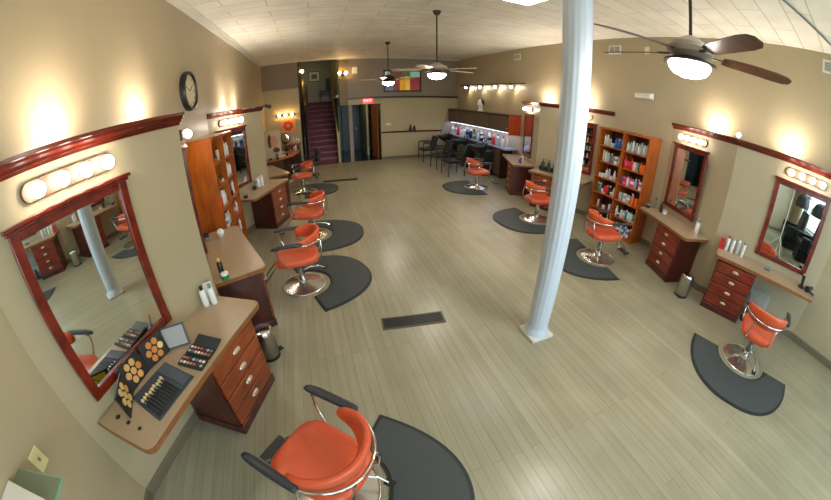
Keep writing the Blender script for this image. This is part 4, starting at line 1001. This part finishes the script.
for i, (x, y, z, sh, a_, b_) in enumerate(((-.6, 11.55, .961, 'pump', 'white', 'white'), (-.7, 11.6, .961, 'tall', 'white', 'white'), (-.52, 11.5, .961, 'pump', 'white', 'silver'), (-1.05, 9.9, .761, 'box', 'white', 'grey'), (-.95, 10.0, .761, 'box', 'white', 'black'),
        (-.85, 10.1, .761, 'jar', 'black', 'black'), (-.75, 10.3, .761, 'pump', 'amber', 'black'), (-.66, 10.6, .761, 'bottle', 'orange', 'white'), (-.8, 10.7, .761, 'bottle', 'brown', 'black'), (-1.3, 9.55, .761, 'jar', 'black', 'grey'), (-1.1, 9.6, .761, 'box', 'black', 'grey'), (-.62, 11.0, .761, 'tall', 'white', 'red'))):
    lbs = ['white pump bottle on the raised shelf by the stairs, middle of three', 'white can on the raised shelf by the stairs, wall end', 'white silver-pump bottle on the raised shelf, closest to the stairs', 'white and grey box on the brown desk by the portrait poster', 'white and black box on the curve of the brown desk',
           'black jar on the curve of the brown desk', 'amber pump bottle on the brown desk', 'orange bottle near the stair end of the brown desk', 'brown bottle near the stair end of the brown desk', 'black jar in front of the portrait poster', 'black box in front of the portrait poster', 'white can with red cap at the stair end of the brown desk']
    product(sh, a_, b_, (x, y, z), lbs[i], 'desk item', 'bottles and boxes on the brown desk')
t = thing('desk_chair', 'black padded office chair behind the orange chair by the brown desk', 'chair', (-.2, 10.05, 0), 1.7)
obj('seat', MB().box((0, 0, .47), (.52, .5, .09)), 'black', t, bevel=.03); obj('backrest', MB().box((0, -.28, .7), (.5, .1, .36), Matrix.Rotation(.2, 4, 'X')), 'black', t, bevel=.03)
obj('gas_column', MB().cyl((0,0,.08), (0,0,.43), .03), 'black', t)
for i in range(5):
    a = 2*PI*i/5; l_ = obj('base_arm', MB().cyl((0, 0, .09), (.27*math.cos(a), .27*math.sin(a), .07), .025, .018), 'black', t); obj('caster', MB().sphere((.28*math.cos(a), .28*math.sin(a), .03), .03, 10, 6), 'black', l_)
for sx in (-1, 1): obj('armrest', MB().tube([(sx*.26, .1, .46), (sx*.3, .12, .66), (sx*.3, -.18, .68), (sx*.26, -.25, .6)], .018), 'black', t)
t = thing('counter_mirror', 'dark oval tabletop mirror between painting and brown desk', 'mirror', (-.95, 11.2, .762))
obj('oval_frame', MB().sphere((0, 0, .42), .17, sc=(.9, .12, 1.1)), 'black', t); obj('glass', MB().sphere((0, -.012, .42), .145, sc=(.9, .07, 1.1)), 'mirror', t); obj('stand', MB().lathe([(.09, 0), (.09, .015), (.015, .03), (.015, .25)]), 'black', t)
t = thing('spot_fixture', 'small black double spotlight on the partition ridge past the bookcase', 'spotlight', (-.97, 6.76, 2.28))
obj('bracket', MB().bx(-.02, .04, -.02, .02, 0, .03), 'black', t); obj('spot_head', MB().cyl((.04, 0, .02), (.14, .04, -.02), .03, .04).cyl((.04, .08, .02), (.14, .14, -.02), .03, .04), 'black', t)

# ------------------------------------------------------------------ foreground glass shelf
t = thing('glass_shelf', 'green-edged glass shelf on the bare wall below the switch plate', 'shelf', (XL, 0, 1.13))
obj('glass_plate', MB().bx(0.003, .35, -.3, .515, 0, .01), 'frosted', t, smooth=False)
obj('polished_edge', MB().bx(.35, .354, -.3, .515, 0, .01).bx(.003, .354, .515, .519, 0, .01), 'glassedge', t, smooth=False)
for y in (.4, -.1): obj('bracket', MB().bx(.0, .2, y-.01, y+.01, -.02, -.001), 'chrome', t)
t = thing('brochure', 'white brochure with a dark red mark lying on the glass shelf', 'brochure', (XL+.17, .37, 1.141), 0)
obj('cover', MB().loft([[(-.16, -.35, .0), (.16, -.35, 0), (.15, .02, 0), (-.16, .06, 0)], [(-.16, -.35, .03), (.16, -.35, .03), (.15, .02, .03), (-.16, .06, .03)]]), 'paper', t, smooth=False)
obj('printed_mark', MB().bx(-.1, .05, -.15, -.08, .0302, .031), mat('dark_red_mark', (80, 20, 36), .5), t, smooth=False)

# drains / small boxes under worktops
t = thing('wire_basket', 'grey basket unit under the worktop behind the spray can chair', 'basket', (5.08, .66, 0), S['R1'].rz)
m = MB()
for i in range(9): m.bx(-.15+i*.0375-.003, -.15+i*.0375+.003, .117, .123, .25, .5); m.bx(-.15+i*.0375-.003, -.15+i*.0375+.003, -.103, -.097, .25, .5)
for i in range(7):
    for yy in (-.1, .12): m.bx(-.153, .153, yy-.002, yy+.002, .25+i*.0415-.003, .25+i*.0415+.003)
    for xx in (-.15, .15): m.bx(xx-.002, xx+.002, -.1, .12, .25+i*.0415-.003, .25+i*.0415+.003)
for i in range(7):
    for xx in (-.15, .15): m.bx(xx-.003, xx+.003, -.1+i*.0366-.003, -.1+i*.0366+.003, .25, .5)
obj('basket', m, 'wirebright', t, smooth=False); obj('basket_tray', MB().bx(-.15, .15, -.1, .12, .246, .252), 'wirebright', t, smooth=False); obj('stand', MB().bx(-.02, .02, -.02, .02, .02, .25).bx(-.12, .12, -.09, .09, 0, .02), 'black', t)
ring = [(.03*math.cos(2*PI*i/12), .03*math.sin(2*PI*i/12), .003) for i in range(13)]

# ------------------------------------------------------------------ world, camera, render look
w = bpy.data.worlds.new('daylight'); SC.world = w; w.use_nodes = True
nt = w.node_tree; bg = nt.nodes['Background']
sky = nt.nodes.new('ShaderNodeTexSky'); sky.sky_type = 'PREETHAM' if False else 'NISHITA'; sky.sun_disc = False; sky.sun_elevation = math.radians(40); sky.sun_rotation = 2.5
nt.links.new(sky.outputs[0], bg.inputs[0]); bg.inputs[1].default_value = .3
struct('ground_outside', MB().bx(-12, 16, YF-16, YF-.15, -.2, -.05), mat('pavement', (150, 148, 142), .8), smooth=False)
l = bpy.data.lights.new('window_daylight', 'AREA'); l.shape = 'RECTANGLE'; l.size = 6.0; l.size_y = 2.6; l.energy = 120; l.color = (.86, .93, 1)
lo = bpy.data.objects.new('window_daylight', l); C.objects.link(lo); lo.location = ((XL+XR)/2, YF-.25, 1.9); lo.rotation_euler = (PI/2, 0, 0)

cam = bpy.data.cameras.new('camera'); cam.type = 'PANO'; cam.panorama_type = 'FISHEYE_LENS_POLYNOMIAL'; cam.sensor_width = 36; cam.fisheye_fov = math.radians(200)
for i, k_ in enumerate([0, 0.0710658526686998, 7.452927337354131e-06, -8.766224406466334e-06, 8.52393199426482e-08]): setattr(cam, 'fisheye_polynomial_k%d' % i, -k_)
co = bpy.data.objects.new('camera', cam); C.objects.link(co); co.location = (0, 0, 2.2)
co.rotation_euler = (Matrix.Rotation(-.305894005, 4, 'Z') @ Matrix.Rotation(PI/2-.459164181, 4, 'X') @ Matrix.Rotation(-.00416576715, 4, 'Z')).to_euler()
SC.camera = co
SC.view_settings.view_transform = 'Standard'; SC.view_settings.look = 'None'; SC.view_settings.gamma = 1; SC.view_settings.use_curve_mapping = False
SC.view_settings.exposure = 0.95
try:
    SC.cycles.max_bounces = 7; SC.cycles.diffuse_bounces = 5; SC.cycles.glossy_bounces = 4; SC.cycles.caustics_reflective = False; SC.cycles.sample_clamp_indirect = 6; SC.cycles.use_denoising = True
except Exception: pass
